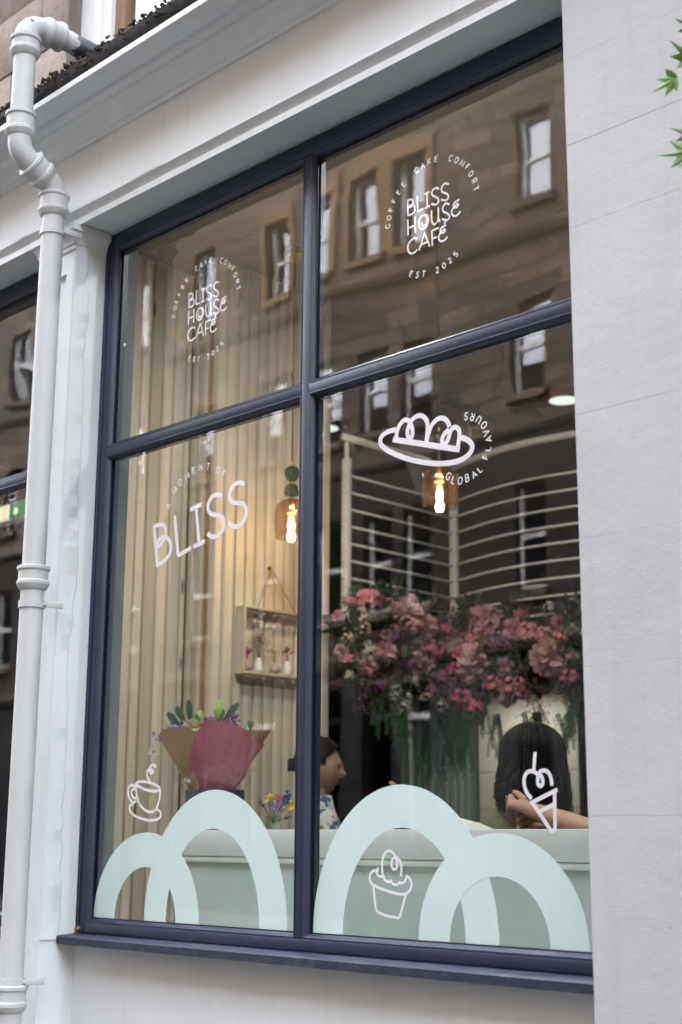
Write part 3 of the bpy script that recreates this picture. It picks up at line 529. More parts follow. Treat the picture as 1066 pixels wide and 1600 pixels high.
GLYPH = {
 'A': (.8, [[(0, 0), (.4, 1), (.8, 0)], [(.15, .36), (.65, .36)]]), 'B': (.62, [[(0, 0), (0, 1)], [(0, 1), (.38, 1), (.54, .9), (.54, .63), (.38, .53), (0, .53)], [(.38, .53), (.6, .42), (.6, .12), (.4, 0), (0, 0)]]),
 'C': (.72, [[(.72, .8), (.58, .97), (.36, 1), (.12, .88), (0, .5), (.12, .12), (.36, 0), (.58, .03), (.72, .2)]]), 'E': (.58, [[(.58, 1), (0, 1), (0, 0), (.58, 0)], [(0, .52), (.5, .52)]]),
 'F': (.56, [[(.56, 1), (0, 1), (0, 0)], [(0, .5), (.48, .5)]]), 'G': (.75, [[(.72, .8), (.58, .97), (.36, 1), (.12, .88), (0, .5), (.12, .12), (.36, 0), (.6, .04), (.75, .2), (.75, .45)], [(.75, .45), (.42, .45)]]),
 'K': (.66, [[(0, 0), (0, 1)], [(.62, 1), (0, .42)], [(.2, .6), (.66, 0)]]), 'L': (.54, [[(0, 1), (0, 0), (.54, 0)]]), 'M': (.9, [[(0, 0), (.06, 1), (.45, .25), (.84, 1), (.9, 0)]]),
 'N': (.72, [[(0, 0), (0, 1), (.72, 0), (.72, 1)]]), 'O': (.8, [[(.4, 1), (.12, .88), (0, .5), (.12, .12), (.4, 0), (.68, .12), (.8, .5), (.68, .88), (.4, 1)]]),
 'R': (.64, [[(0, 0), (0, 1)], [(0, 1), (.42, 1), (.6, .88), (.6, .6), (.42, .48), (0, .48)], [(.32, .48), (.64, 0)]]), 'S': (.6, [[(.58, .84), (.44, .98), (.2, .98), (.04, .82), (.1, .62), (.48, .44), (.58, .24), (.46, .04), (.18, 0), (0, .16)]]),
 'T': (.72, [[(0, 1), (.72, 1)], [(.36, 1), (.36, 0)]]), 'U': (.7, [[(0, 1), (0, .3), (.1, .06), (.35, 0), (.6, .06), (.7, .3), (.7, 1)]]), 'V': (.76, [[(0, 1), (.38, 0), (.76, 1)]]),
 '2': (.6, [[(.02, .8), (.16, .97), (.4, .98), (.56, .84), (.52, .6), (0, 0), (.6, 0)]]), '0': (.66, [[(.33, 1), (.1, .86), (0, .5), (.1, .14), (.33, 0), (.56, .14), (.66, .5), (.56, .86), (.33, 1)]]),
 '5': (.6, [[(.56, 1), (.1, 1), (.05, .56), (.35, .62), (.58, .45), (.56, .14), (.32, 0), (.02, .12)]]), '.': (.12, [[(0, .06), (.12, .06)]]),
 'Y': (.7, [[(0, 1), (.35, .5), (.7, 1)], [(.35, .5), (.35, 0)]]), 'I': (.1, [[(.05, 0), (.05, 1)]]),
}
def glyph(ch, x, z, rot, h, w, y, mat, parent, name="letter", flip=False):
    gw, strokes = GLYPH[ch]; m = MB(); c, s = math.cos(rot), math.sin(rot)
    for i, st in enumerate(strokes):
        pts = []
        for a, b in st:
            u = (a - gw / 2) * h * 0.92; v = (b - 0.5) * h; pts.append((x + u * c - v * s, z + u * s + v * c))
        ribbon(m, pts, w, y - 0.00006 * i, fan=0.00003, refine=len(pts) > 5)
    return m.build(name, mat, parent)
def stroke_set(name, label, data, w, mat, loc, y=DY, widths=None):
    T_ = thing(name, label, "window sticker", loc)
    for i, (n, pts) in enumerate(data): ribbon(MB(), pts, (widths or {}).get(n, w), y - 0.00025 * i / 4).build(n, mat, T_)
    return T_
ZG = -0.2105
def arch_obj(k, name, label):
    cx, hw, az, bx, bw, bz = DEC["arches"][k]; m = MB(); n = 72; vs = []; fs = []
    y = DY + (0.0004 if k in (1, 2) else 0)
    for i in range(n + 1):
        a = PI * i / n; x0 = cx + hw * math.cos(a); z0 = ZG + (az - ZG) * math.sin(a); x1 = bx + bw * math.cos(a); z1 = ZG + (bz - ZG) * math.sin(a)
        vs += [(x0, y, z0), (x1, y, z1), (x0, y + 0.0002, z0), (x1, y + 0.0002, z1)]
    for i in range(n): a = 4 * i; fs += [(a, a + 4, a + 5, a + 1), (a + 2, a + 3, a + 7, a + 6), (a, a + 2, a + 6, a + 4), (a + 1, a + 5, a + 7, a + 3)]
    m.add(vs, fs); return tag(m.build(name, MINT), label, "window sticker", "mint arches along the bottom of the glass")
arch_obj(0, "arch_sticker", "small mint green arch sticker below the coffee cup drawing")
arch_obj(1, "arch_sticker", "tall mint green arch sticker in front of the wrapped bouquet")
arch_obj(2, "arch_sticker", "tall mint green arch sticker framing the cupcake drawing")
arch_obj(3, "arch_sticker", "small mint green arch sticker below the ice cream drawing")
stroke_set("cup_sticker", "pale pink line drawing of a steaming coffee cup on saucer", DEC["cup"], 0.0072, PINK, (-3.2, DY, 0.1))
stroke_set("ice_cream_sticker", "pale pink line drawing of an ice cream cone on the glass", DEC["ice"], 0.0088, PINK, (-1.8, DY, 0.1))
stroke_set("cupcake_sticker", "pale pink line drawing of a cupcake inside the tall arch", DEC["cupcake"], 0.0062, PINK, (-2.25, DY, -0.1))
stroke_set("bread_sticker", "pale pink line drawing of bread rolls on an oval plate", DEC["bread"], 0.0128, PINK, (-2.2, DY, 0.9), widths={"loaf": 0.0120, "loaf_base": 0.0140})
T_ = thing("lettering", "large pale pink word BLISS rising across the lower pane", "window lettering", (-3.0, DY, 0.7))
for i, strokes in enumerate(DEC["bliss"]):
    m = MB()
    for j, p in enumerate(strokes): ribbon(m, p, 0.0126, DY - 0.0002 * j)
    m.build("letter", PINK, T_)
T_ = thing("lettering", "small pale words A MOMENT OF curving above the pink word BLISS", "window lettering", (-3.0, DY, 0.95))
for ch, x, z, r, h in DEC["moment"]: glyph(ch, x, z, r, h, 0.0030, DY, PALE_MINT, T_)
T_ = thing("lettering", "small white words GLOBAL FLAVOURS curving round the bread plate", "window lettering", (-2.05, DY, 0.88))
for ch, x, z, r, h in DEC["global"]: glyph(ch, x, z, r, h, 0.0027, DY, WHITE_VINYL, T_)
def logo(label, dx, dz):
    T_ = thing("logo_sticker", label, "window lettering", (-2.14 + dx, DY, 1.46 + dz), group="white cafe logos on the upper panes")
    for strokes in DEC["logo"]:
        m = MB()
        for j, p in enumerate(strokes): ribbon(m, [(a + dx, b + dz) for a, b in p], 0.0050, DY - 0.00012 * j)
        m.build("letter", WHITE_VINYL, T_)
    for key in ("logo_arc", "logo_est"):
        for ch, x, z, r, h in DEC[key]: glyph(ch, x + dx, z + dz, r, h, 0.0026, DY, WHITE_VINYL, T_)
logo("white BLISS HOUSE CAFE logo on the upper pane beside the pier", 0, 0)
logo("white BLISS HOUSE CAFE logo on the upper pane over the slats", -0.8635, -0.0085)
tag(MB().box(-3.382, -3.374, 0.0135, 0.0141, 1.462, 1.472).build("label_scrap", WHITE_VINYL), "tiny white scrap of label stuck on the upper pane by the frame", "label")

# debris on the sill
DRY = plain("dry_leaf", (0.30, 0.07, 0.03), 0.8, 0.4, 90); DRY2 = plain("rusty_leaf", (0.24, 0.12, 0.03), 0.8, 0.4, 90)
def dry_leaf(c, mat, label, s=1.0, seed=0, stand=False):
    m = MB(); rr = random.Random(seed); vs = []; fs = []
    for i in range(7):
        for j in range(5):
            u = i / 6 - .5; v = j / 4 - .5; w = math.cos(u * PI) * (0.7 + 0.4 * rr.random())
            x, y, z = u * 0.022 * s, v * 0.016 * s * w, 0.004 * s * noise.noise(Vector((u * 4, v * 4, seed))) + 0.004 * s * v * v * 4 + 0.003
            if stand: y, z = z, y * 1.2 + 0.012
            vs.append((c[0] + x, c[1] + y, c[2] + z))
    for i in range(6):
        for j in range(4): a = i * 5 + j; fs.append((a, a + 5, a + 6, a + 1))
    tag(m.add(vs, fs).build("dry_leaf", mat), label, "leaf")
dry_leaf((-3.425, -0.035, -0.257), DRY, "red dried leaf lying on the end of the navy sill", 0.8, 1)
dry_leaf((-3.462, -0.008, -0.255), DRY2, "rusty brown leaf scrap wedged where the sill meets the reveal", 1.3, 2, True)

# ================================================================== inside the cafe
ZC = 2.70; ZF = -1.2
struct(MB().box(-9.0, 1.9, 0.441, 7.0, ZC, ZC + 0.1).box(-9.0, 1.9, 0.091, 0.441, 2.201, 2.255).build("ceiling", CEIL))
struct(MB().box(-9.0, 1.9, 0.091, 7.0, ZF - 0.1, ZF).build("floor", FLOOR))
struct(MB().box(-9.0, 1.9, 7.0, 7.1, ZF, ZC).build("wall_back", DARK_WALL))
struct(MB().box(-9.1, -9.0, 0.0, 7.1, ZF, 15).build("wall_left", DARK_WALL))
struct(MB().box(1.9, 2.0, 0.0, 7.1, ZF, 15).build("wall_right", CEIL))
struct(MB().box(-9.0, 1.9, 0.39, 0.4409, 2.256, ZC).box(-1.60, 1.9, 0.371, 0.40, ZF, 1.849).build("wall_front", CEIL))
# slatted wall: two planes with a stepped corner between them
sw = struct(MB().box(-5.30, -5.185, 1.0, 1.72, ZF, ZC).box(-5.30, -4.945, 1.7201, 2.36, ZF, ZC).build("slatted_wall", SLAT_BACK))
rs = random.Random(11)
def slat(x0, x1, y0, y1, mat=SLAT, z0=ZF, z1=ZC): return MB().bbox(x0, x1, y0, y1, z0, z1, 0.003).build("slat", mat, sw, autos=40)
y = 1.0
while y < 1.60:
    w = rs.choice((0.055, 0.06, 0.063, 0.045)); d = rs.uniform(-0.004, 0.006)
    slat(-5.184, -5.155 + d, y, y + w); y += w + rs.uniform(0.008, 0.014)
slat(-5.184, -5.156, y, 1.684)
x = -5.152
for w, mt, d in ((0.034, SLAT, 0), (0.030, SLAT, 0.008), (0.026, SLAT, -.004), (0.036, SLAT_ORANGE, 0.004), (0.050, SLAT, -0.010)):
    slat(x, x + w, 1.688 + d, 1.7195, mt); x += w + 0.010
y = 1.7215
while y < 2.30:
    slat(-4.9449, -4.912 + rs.uniform(-.003, .003), y, y + 0.050); y += 0.0630
slat(-4.94, -4.890, 2.315, 2.365)
# seam across two old boards
# mezzanine deck round the opening, railing, garland
struct(MB().box(-9.0, -4.90, 2.40, 7.0, 0.90, 1.02).box(-4.8999, 1.9, 3.30, 7.0, 0.90, 1.02).box(-4.8999, 1.9, 3.27, 3.2999, 0.74, 1.02).box(-4.93, -4.9001, 2.40, 3.2999, 0.74, 0.8999).build("mezzanine", plain("mezzanine_edge", (0.10, 0.09, 0.08), 0.8, 0.1)))
rl = thing("railing", "cream metal railing with horizontal bars round the upper gallery", "railing", (-4.85, 3.25, 1.02))
def rpost(x, y, z0=1.0, z1=1.93, r=0.023): MB().bbox(x - r, x + r, y - r * 0.6, y + r * 0.6, z0, z1, 0.004).build("post", RAIL, rl, autos=40)
rpost(-4.85, 2.44, z1=1.86); rpost(-4.85, 3.25); rpost(-2.9, 3.25)
MB().tube([(-4.85, 2.44, 1.85), (-4.85, 2.44, 1.945)], 0.012, 10).build("post", RAIL, rl)
for k in range(10):
    z = 1.085 + k * 0.0865; top = (k == 9); z = 1.97 if top else z; r = 0.018 if top else 0.0062
    MB().tube([(-4.85, 2.41, z), (-4.85, 3.25, z - 0.005)], r, 12).build("rail", RAIL, rl, smooth=True)
    pts = [(-4.85 + 1.95 * i / 14, 3.25 - 0.11 * math.sin(PI * min(1, i / 8.0)) * (1 if i < 8 else 0) , z) for i in range(15)]
    MB().tube(pts, r, 12).build("rail", RAIL, rl, smooth=True)
# ceiling lights on the gallery, then unseen lamps added to brighten the room
LAMP = emit_mat("lamp_disc", (0.92, 1.0, 0.94), 0.052); DARKRIM = plain("dark_rim", (0.05, 0.05, 0.05), 0.5); REDRIM = plain("red_rim", (0.18, 0.03, 0.02), 0.5)
for (x, y, rim, lab) in ((-6.46, 3.84, DARKRIM, "round white ceiling lamp in dark rim beside the mullion"), (-4.97, 4.44, REDRIM, "round white ceiling lamp in red brown rim beside the pier"), (-6.55, 5.10, DARKRIM, "small round white ceiling lamp seen behind the bread drawing"), (-3.45, 0.66, DARKRIM, "added unseen fill lamp on the ceiling above the window counter"), (-1.9, 0.95, DARKRIM, "added unseen fill lamp on the ceiling above the counter, behind the pier"), (-5.0, 3.75, DARKRIM, "added unseen fill lamp under the gallery, behind the garland")):
    zl = 0.899 if "under the gallery" in lab else ZC
    t_ = thing("ceiling_lamp", lab, "lamp", (x, y, zl), group="round ceiling lamps")
    MB().lathe([(0, 0), (0.15, 0), (0.15, -0.05), (0.09, -0.055)], (x, y, zl - 0.001), 32).build("rim", rim, t_, autos=40)
    MB().lathe([(0.092, -0.057), (0.07, -0.064), (0, -0.066)], (x, y, zl), 32).build("diffuser", LAMP, t_, smooth=True)
    ld = bpy.data.lights.new("ceiling_lamp_light", 'AREA'); ld.shape = 'DISK'; ld.size = 0.2; ld.energy = 0.30 if zl < 1 else 0.6 if y > 3 else 1.9; ld.color = (0.95, 1.0, 0.94); lo = bpy.data.objects.new("ceiling_lamp_light", ld); COL.objects.link(lo); lo.parent = t_; lo.location = (0, 0, -0.075)
# pendants
def tinted(name, col, r0=0.06, glow=None):
    m, t, b = new_mat(name); t.nodes.remove(b); 
    lw = N(t, "ShaderNodeLayerWeight"); lw.inputs[0].default_value = 0.35
    tr = N(t, "ShaderNodeBsdfTransparent"); L(t, mix(t, lw.outputs["Facing"], col, tuple(c ** 2.2 * 0.8 for c in col)), tr.inputs[0]); gl = N(t, "ShaderNodeBsdfGlossy"); gl.inputs["Roughness"].default_value = 0.02
    ms = N(t, "ShaderNodeMixShader"); L(t, mirror_share(t, r0), ms.inputs[0]); L(t, tr.outputs[0], ms.inputs[1]); L(t, gl.outputs[0], ms.inputs[2]); last = ms.outputs[0]
    if glow:
        tl = N(t, "ShaderNodeBsdfTranslucent"); tl.inputs[0].default_value = (*glow, 1); m2 = N(t, "ShaderNodeMixShader"); m2.inputs[0].default_value = 0.007; L(t, last, m2.inputs[1]); L(t, tl.outputs[0], m2.inputs[2]); last = m2.outputs[0]
    L(t, last, t.nodes["Material Output"].inputs[0]); return m
AMBER = tinted("amber_glass", (0.86, 0.71, 0.59), 0.13, (0.75, 0.42, 0.20)); GREEN_G = tinted("green_glass", (0.22, 0.42, 0.26)); GREY_G = tinted("grey_glass", (0.50, 0.56, 0.52)); CLEAR = tinted("clear_bulb", (0.98, 0.90, 0.78))
FIL = emit_mat("glowing_filament", (1.0, 0.76, 0.42), 0.17)
def pendant(x, y, zb, zc, label, power):
    P_ = thing("pendant_lamp", label, "pendant lamp", (x, y, zc), group="glass pendant lamps")
    h = zb
    MB().lathe([(0, 0), (0.055, 0), (0.055, -0.03), (0.05, -0.035), (0, -0.035)], (x, y, zc - 0.001), 28).build("ceiling_rose", BRASS, P_, autos=40)
    MB().tube([(x, y, zc - 0.03), (x, y, h + 0.355)], 0.0032, 8).build("cord", BLACK, P_, smooth=True)
    MB().tube([(x, y, h + 0.355), (x, y, h + 0.14)], 0.0045, 10).lathe([(0, 0.262), (0.009, 0.262), (0.009, 0.252), (0, 0.252)], (x, y, h), 14).lathe([(0, 0.190), (0.011, 0.190), (0.011, 0.180), (0, 0.180)], (x, y, h), 14).build("brass_rod", BRASS, P_, autos=40)
    MB().lathe([(0.006, 0.335), (0.016, 0.334), (0.028, 0.325), (0.034, 0.310), (0.033, 0.295), (0.026, 0.275), (0.016, 0.262), (0.007, 0.260)], (x, y, h), 32).build("green_glass_bead", GREEN_G, P_, smooth=True)
    MB().lathe([(0.006, 0.252), (0.018, 0.250), (0.030, 0.238), (0.034, 0.220), (0.034, 0.200), (0.030, 0.196), (0.006, 0.192)], (x, y, h), 32).build("grey_glass_bead", GREY_G, P_, smooth=True)
    MB().lathe([(0.010, 0.180), (0.030, 0.178), (0.055, 0.166), (0.070, 0.145), (0.076, 0.115), (0.077, 0.07), (0.074, 0.03), (0.069, 0.0)], (x, y, h), 40).build("glass_shade", AMBER, P_, smooth=True)
    MB().lathe([(0, 0.175), (0.014, 0.175), (0.014, 0.125), (0.022, 0.122), (0.022, 0.114), (0, 0.114)], (x, y, h), 20).build("bulb_holder", BRASS, P_, autos=40)
    bl = MB().lathe([(0.012, 0.114), (0.018, 0.10), (0.030, 0.075), (0.032, 0.055), (0.026, 0.035), (0.014, 0.018), (0.0, 0.010)], (x, y, h), 28).build("bulb", CLEAR, P_, smooth=True)
    f = MB()
    for k in range(4):
        a = k * PI / 2 + 0.4; f.tube([(x + 0.008 * math.cos(a), y + 0.008 * math.sin(a), h + 0.10), (x + 0.012 * math.cos(a + .5), y + 0.012 * math.sin(a + .5), h + 0.018)], 0.0021, 6)
    f.build("filament", FIL, bl)
    ld = bpy.data.lights.new("bulb_light", 'POINT'); ld.energy = power; ld.color = (1.0, 0.78, 0.50); ld.shadow_soft_size = 0.02; lo = bpy.data.objects.new("bulb_light", ld); COL.objects.link(lo); lo.parent = P_; lo.location = (0, 0, h + 0.06 - zc)
pendant(-4.59, 1.83, 1.322, ZC, "lit amber glass pendant lamp hanging before the slatted wall", 0.42)
pendant(-3.853, 2.0, 1.370, ZC, "lit amber glass pendant lamp hanging behind the bread drawing", 0.36)

# ------------------------------------------------------------------ hanging shelf with bud vases (on the slatted wall)
SX0, SX1, SY0, SY1, SZ0, SZ1 = -4.905, -4.845, 1.785, 2.19, 0.735, 1.045
sh = thing("wall_shelf", "pale wooden box shelf hung by string on the slatted wall", "shelf", (SX0, 1.97, SZ0))
MB().bbox(SX0, SX1, SY0, SY1, SZ0, SZ0 + 0.012, 0.002).build("shelf_board", SHELF_WOOD, sh)
MB().bbox(SX0, SX1, SY0, SY1, SZ1 - 0.012, SZ1, 0.002).build("top_board", SHELF_WOOD, sh)
for y in (SY0, SY1 - 0.012): MB().bbox(SX0 + 0.0002, SX1 - 0.0002, y, y + 0.012, SZ0 + 0.0121, SZ1 - 0.0121, 0.002).build("side_board", SHELF_WOOD, sh)
STRING = plain("jute_string", (0.34, 0.22, 0.11), 0.9, 0.1)
MB().tube([(SX1 - 0.02, SY0 + 0.10, SZ1), (-4.895, 1.985, 1.247)], 0.0028, 6).build("hanging_string", STRING, sh)
MB().tube([(SX1 - 0.02, SY1 - 0.07, SZ1), (-4.895, 1.985, 1.247)], 0.0028, 6).build("hanging_string", STRING, sh)
MB().lathe([(0, 0), (0.006, 0.0), (0.007, 0.012), (0, 0.015)], (-4.91, 1.985, 1.249), 10, axis='X').build("nail", BLACK, sh)
bt = thing("bunting", "tiny paper bunting strung across the hanging shelf", "bunting", (SX1, 1.97, 1.0))
pts = [(SX1 - 0.006, SY0 + 0.03 + 0.39 * i / 10, 1.000 - 0.022 * math.sin(PI * i / 10) - 0.006) for i in range(11)]
MB().tube(pts, 0.0010, 5).build("thread", STRING, bt)
PAPER = plain("cream_paper", (0.60, 0.55, 0.46), 0.9, 0.05)
for i in range(1, 10):
    p = pts[i]; MB().add([(p[0], p[1] - 0.013, p[2]), (p[0] + 0.001, p[1] + 0.013, p[2]), (p[0], p[1], p[2] - 0.026), (p[0] - 0.0008, p[1] - 0.013, p[2]), (p[0] + 0.0002, p[1] + 0.013, p[2]), (p[0] - 0.0008, p[1], p[2] - 0.026)], [(0, 1, 2), (3, 5, 4)]).build("pennant", PAPER, bt)

# ------------------------------------------------------------------ flower and leaf prototypes
def petal(m, base, direc, up_, ln, wd, curl=0.3, mi=0, seg=3):
    d = Vector(direc).normalized(); u = (Vector(up_) - d * Vector(up_).dot(d)).normalized(); s = d.cross(u); vs = []; fs = []
    prof = [(0.0, 0.18), (0.4, 0.8), (0.75, 1.0), (1.0, 0.45)] if seg == 3 else [(0.0, 0.25), (0.6, 1.0), (1.0, 0.5)]
    for t, w in prof:
        c = Vector(base) + d * ln * t + u * ln * curl * t * t
        vs += [c - s * wd * w * 0.5 + u * wd * 0.12 * w, c + s * wd * w * 0.5 + u * wd * 0.12 * w]
    for i in range(len(prof) - 1): fs.append((2 * i, 2 * i + 1, 2 * i + 3, 2 * i + 2))
    m.add(vs, fs, mi)
def rdir(rr, zmin=-1.0):
    while True:
        v = Vector((rr.uniform(-1, 1), rr.uniform(-1, 1), rr.uniform(-1, 1)))
        if 0.05 < v.length < 1 and v.normalized().z > zmin: return v.normalized()
def ball_bloom(m, c, r, n, rr, wd=0.6, mi=0):
    for i in range(n):
        d = rdir(rr); petal(m, Vector(c) + d * r * 0.25, d, rdir(rr), r * rr.uniform(.65, .95), r * wd, rr.uniform(-.3, .5), mi)
def small_flower(m, c, nrm, r, rr, mi=0, mc=None):
    nrm = Vector(nrm).normalized(); u = nrm.orthogonal().normalized(); a0 = rr.uniform(0, 6)
    for k in range(5):
        d = Matrix.Rotation(a0 + k * 2 * PI / 5, 3, nrm) @ u
        petal(m, c, d + nrm * 0.25, nrm, r, r * 0.95, 0.1, mi, 2)
def leaf(m, base, d, up_, ln, wd, mi=0): petal(m, base, d, up_, ln, wd, -0.25, mi)
def petal_mat(name, col, var=0.2): return plain(name, col, 0.7, var, 60, bstr=0, sss=0)
PM = {k: petal_mat("petal_" + k, c) for k, c in dict(coral=(0.68, 0.24, 0.29), rose=(0.64, 0.14, 0.28), pink=(0.66, 0.36, 0.46), blush=(0.68, 0.45, 0.48), mauve=(0.34, 0.20, 0.34), white=(0.62, 0.60, 0.54), cream=(0.55, 0.50, 0.38), yellow=(0.72, 0.50, 0.03), blue=(0.04, 0.14, 0.42), lilac=(0.34, 0.26, 0.60), violet=(0.16, 0.08, 0.24), heather=(0.22, 0.11, 0.14)).items()}
GREEN_D = plain("dark_leaf", (0.016, 0.045, 0.020), 0.55, 0.4, 40); GREEN_M = plain("mid_leaf", (0.045, 0.10, 0.035), 0.5, 0.3, 40); GREEN_B = plain("bud_green", (0.30, 0.46, 0.09), 0.5, 0.2, 40)
def proto(m, mats): 
    me = bpy.data.meshes.new("bloom"); me.from_pydata(m.v, [], m.f)
    for mm in mats: me.materials.append(mm)
    me.polygons.foreach_set("material_index", m.m); me.polygons.foreach_set("use_smooth", [True] * len(m.f)); me.update(); return me
rr = random.Random(5)
def cluster(n, r, fr, mats, seed):
    rr = random.Random(seed); m = MB()
    for i in range(n):
        d = rdir(rr, -0.6); small_flower(m, d * r * rr.uniform(.75, 1.0), d, fr, rr, 0)
    for i in range(8): d = rdir(rr); leaf(m, d * r * 0.3, d, rdir(rr), r * 1.3, r * 0.4, 1)
    return proto(m, [mats, GREEN_D])
def puff(n, r, mat, seed, wd=0.5):
    m = MB(); ball_bloom(m, (0, 0, 0), r, n, random.Random(seed), wd); return proto(m, [mat])
def heather(mat, seed):
    rr = random.Random(seed); m = MB()
    for k in range(16):
        d = Vector((rr.uniform(-1, 1), rr.uniform(-1, .2), rr.uniform(-1, .7))).normalized()
        for i in range(26):
            p = d * 0.14 * (0.2 + i / 26 * 0.9) + rdir(rr) * 0.006 + Vector((0, 0, -0.03 * (i / 26) ** 2)); petal(m, p, rdir(rr), rdir(rr), 0.009, 0.006, 0, 0, 2)
    return proto(m, [mat])
def fern(mat, seed, ln=0.42):
    rr = random.Random(seed); m = MB()
    for k in range(7):
        x0, y0 = rr.uniform(-.05, .05), rr.uniform(-.04, .04); l2 = ln * rr.uniform(.6, 1)
        for i in range(46):
            t = i / 46; p = Vector((x0 + 0.03 * math.sin(t * 4 + k), y0 - 0.02 * t, -l2 * t)); s = -1 if i % 2 else 1
            petal(m, p, (s * rr.uniform(.5, 1), rr.uniform(-.5, .3), -0.7), (0, -1, 0.2), 0.035 * (1.1 - t * 0.6), 0.012, -0.2, 0, 2)
    return proto(m, [mat])
def greens(seed):
    rr = random.Random(seed); m = MB()
    for i in range(46):
        d = rdir(rr); leaf(m, d * rr.uniform(0, .06), d, rdir(rr), rr.uniform(.05, .11), rr.uniform(.016, .034))
    return proto(m, [GREEN_D])
BL = {"coral": cluster(30, .060, .021, PM["coral"], 1), "rose": cluster(28, .058, .021, PM["rose"], 2), "pink": puff(90, .075, PM["pink"], 3), "blush": puff(110, .082, PM["blush"], 4), "white": cluster(34, .055, .014, PM["white"], 5), "cream": cluster(40, .055, .011, PM["cream"], 6),
      "mauve": heather(PM["mauve"], 7), "heather": heather(PM["heather"], 8), "violet": cluster(46, .055, .012, petal_mat("petal_plum", (0.30, 0.09, 0.28)), 9), "fern": fern(plain("fern", (0.022, 0.085, 0.032), 0.6, 0.3, 30), 10), "fern2": fern(plain("blue_fern", (0.020, 0.060, 0.048), 0.6, 0.3, 30), 12, 0.5), "green": greens(11), "greenb": greens(13)}
gar = thing("flower_garland", "thick hanging garland of pink coral and white flowers along the gallery edge", "flower garland", (-4.85, 3.2, 0.9))
PNAME = {"coral": "coral_bloom", "rose": "rose_bloom", "pink": "pink_bloom", "blush": "blush_bloom", "white": "white_bloom", "cream": "cream_bloom", "mauve": "mauve_sprig", "heather": "heather_sprig", "violet": "violet_bloom", "fern": "fern_frond", "fern2": "fern_frond", "green": "leaf_spray", "greenb": "leaf_spray"}
# positions: s along the gallery edge, s < 0 on the return beside the slats, s > 0 along the front; drop below the deck edge
def edge_pt(s): return (-4.80, 3.18 + s) if s < 0 else (-4.80 + s, 3.18)
def put(kind, s, z, out=0.0, sc=1.0, rz=None, ry=0):
    x, y = edge_pt(s); o = link(PNAME[kind], BL[kind], gar); o.matrix_parent_inverse = gar.matrix_basis.inverted()
    o.location = (x + (out if s < 0 else 0), y - (out if s >= 0 else 0), z); o.scale = (sc, sc, sc)
    o.rotation_euler = (rr.uniform(-.4, .4), ry, rr.uniform(0, 6.28) if rz is None else rz) if kind not in ("fern", "fern2") else (0, 0, rr.uniform(-.5, .5))
for i in range(64):
    s = -0.78 + 1.75 * i / 63 + rr.uniform(-.03, .03); put("green" if i % 2 else "greenb", s, 0.92 + rr.uniform(-.20, .20), rr.uniform(-.02, .03), rr.uniform(.8, 1.25))
G = [("coral", -.70, 1.13, .06, 1.1), ("coral", -.60, 1.12, .07, .8), ("white", -.76, 1.05, .08, .8), ("blush", -.46, 1.09, .09, 1.1), ("cream", -.36, .98, .08, .7), ("heather", -.22, 1.06, .08, .9), ("pink", -.13, 1.10, .05, .55),
     ("white", -.72, .88, .08, 1.0), ("pink", -.60, .90, .08, .7), ("mauve", -.48, .86, .10, .9), ("heather", -.72, .76, .10, 1.1), ("heather", -.62, .72, .10, .9), ("rose", -.28, .93, .10, 1.0), ("rose", -.12, .84, .10, .9), ("white", -.14, .94, .10, .7), ("white", -.40, .78, .10, .7),
     ("cream", -.34, .70, .10, .7), ("white", -.48, .64, .08, .7), ("white", -.20, .66, .08, .7), ("mauve", -.30, .80, .09, .7), ("mauve", -.02, .86, .12, 1.0), ("coral", -.02, 1.04, .08, .7),
     ("pink", .10, 1.00, .12, .8), ("rose", -.03, .94, .13, .8), ("blush", .02, .88, .14, .8), ("white", .07, .80, .13, .8), ("mauve", .10, .72, .13, .9), ("coral", -.07, 1.02, .12, .8), ("pink", -.06, .80, .12, .7), ("violet", -.56, .98, .09, .8), ("mauve", .48, .92, .10, .9), ("violet", .04, .68, .11, .7), ("blush", -.30, 1.05, .08, .7), ("cream", .06, 1.13, .06, .8), ("cream", .03, 1.06, .08, .8), ("rose", .01, .98, .10, .9), ("rose", .12, .93, .11, .9), ("rose", .15, .84, .11, .8), ("pink", .30, 1.09, .09, 1.1), ("violet", .36, .96, .10, 1.0), ("blush", .24, .87, .12, 1.15), ("coral", .22, 1.0, .10, .7),
     ("pink", .46, 1.04, .09, .6), ("coral", .56, 1.0, .10, .9), ("coral", .66, .97, .10, .8), ("blush", .70, .86, .11, 1.1), ("heather", .52, 1.11, .06, .8), ("rose", .14, .70, .11, 1.0), ("rose", .22, .66, .11, .8), ("coral", .36, .76, .11, .8), ("coral", .48, .74, .11, .9), ("pink", .42, .84, .11, .6),
     ("heather", .60, .70, .12, 1.1), ("heather", .66, .62, .12, .9), ("mauve", .04, .76, .12, 1.0), ("coral", .78, .96, .10, .8), ("heather", .84, .80, .10, 1.0), ("rose", .80, .76, .10, .8), ("white", -.06, .72, .10, .6),
     ("fern", -.62, .74, .06, .7), ("fern", -.50, .70, .06, .55), ("fern2", -.16, .70, .06, 1.0), ("fern2", -.05, .72, .06, .9), ("fern", .05, .62, .08, .7), ("fern2", .32, .62, .05, .5), ("fern", .74, .60, .05, .5), ("green", -.50, 1.18, .02, .9), ("green", .14, 1.16, .02, .8), ("green", .40, .90, .1, .9), ("fern", .15, .60, .10, .75), ("greenb", .44, 1.14, .03, .7)]
for g in G: put(*g)
fill = ["coral", "rose", "pink", "white", "cream", "mauve", "heather", "violet", "blush", "mauve", "white", "white", "rose", "cream", "pink"]
for i in range(105):
    s_ = rr.uniform(-.92, 1.0); put(rr.choice(fill), s_, rr.uniform(.68, 1.12), rr.uniform(.05, .11), rr.uniform(.35, .62))
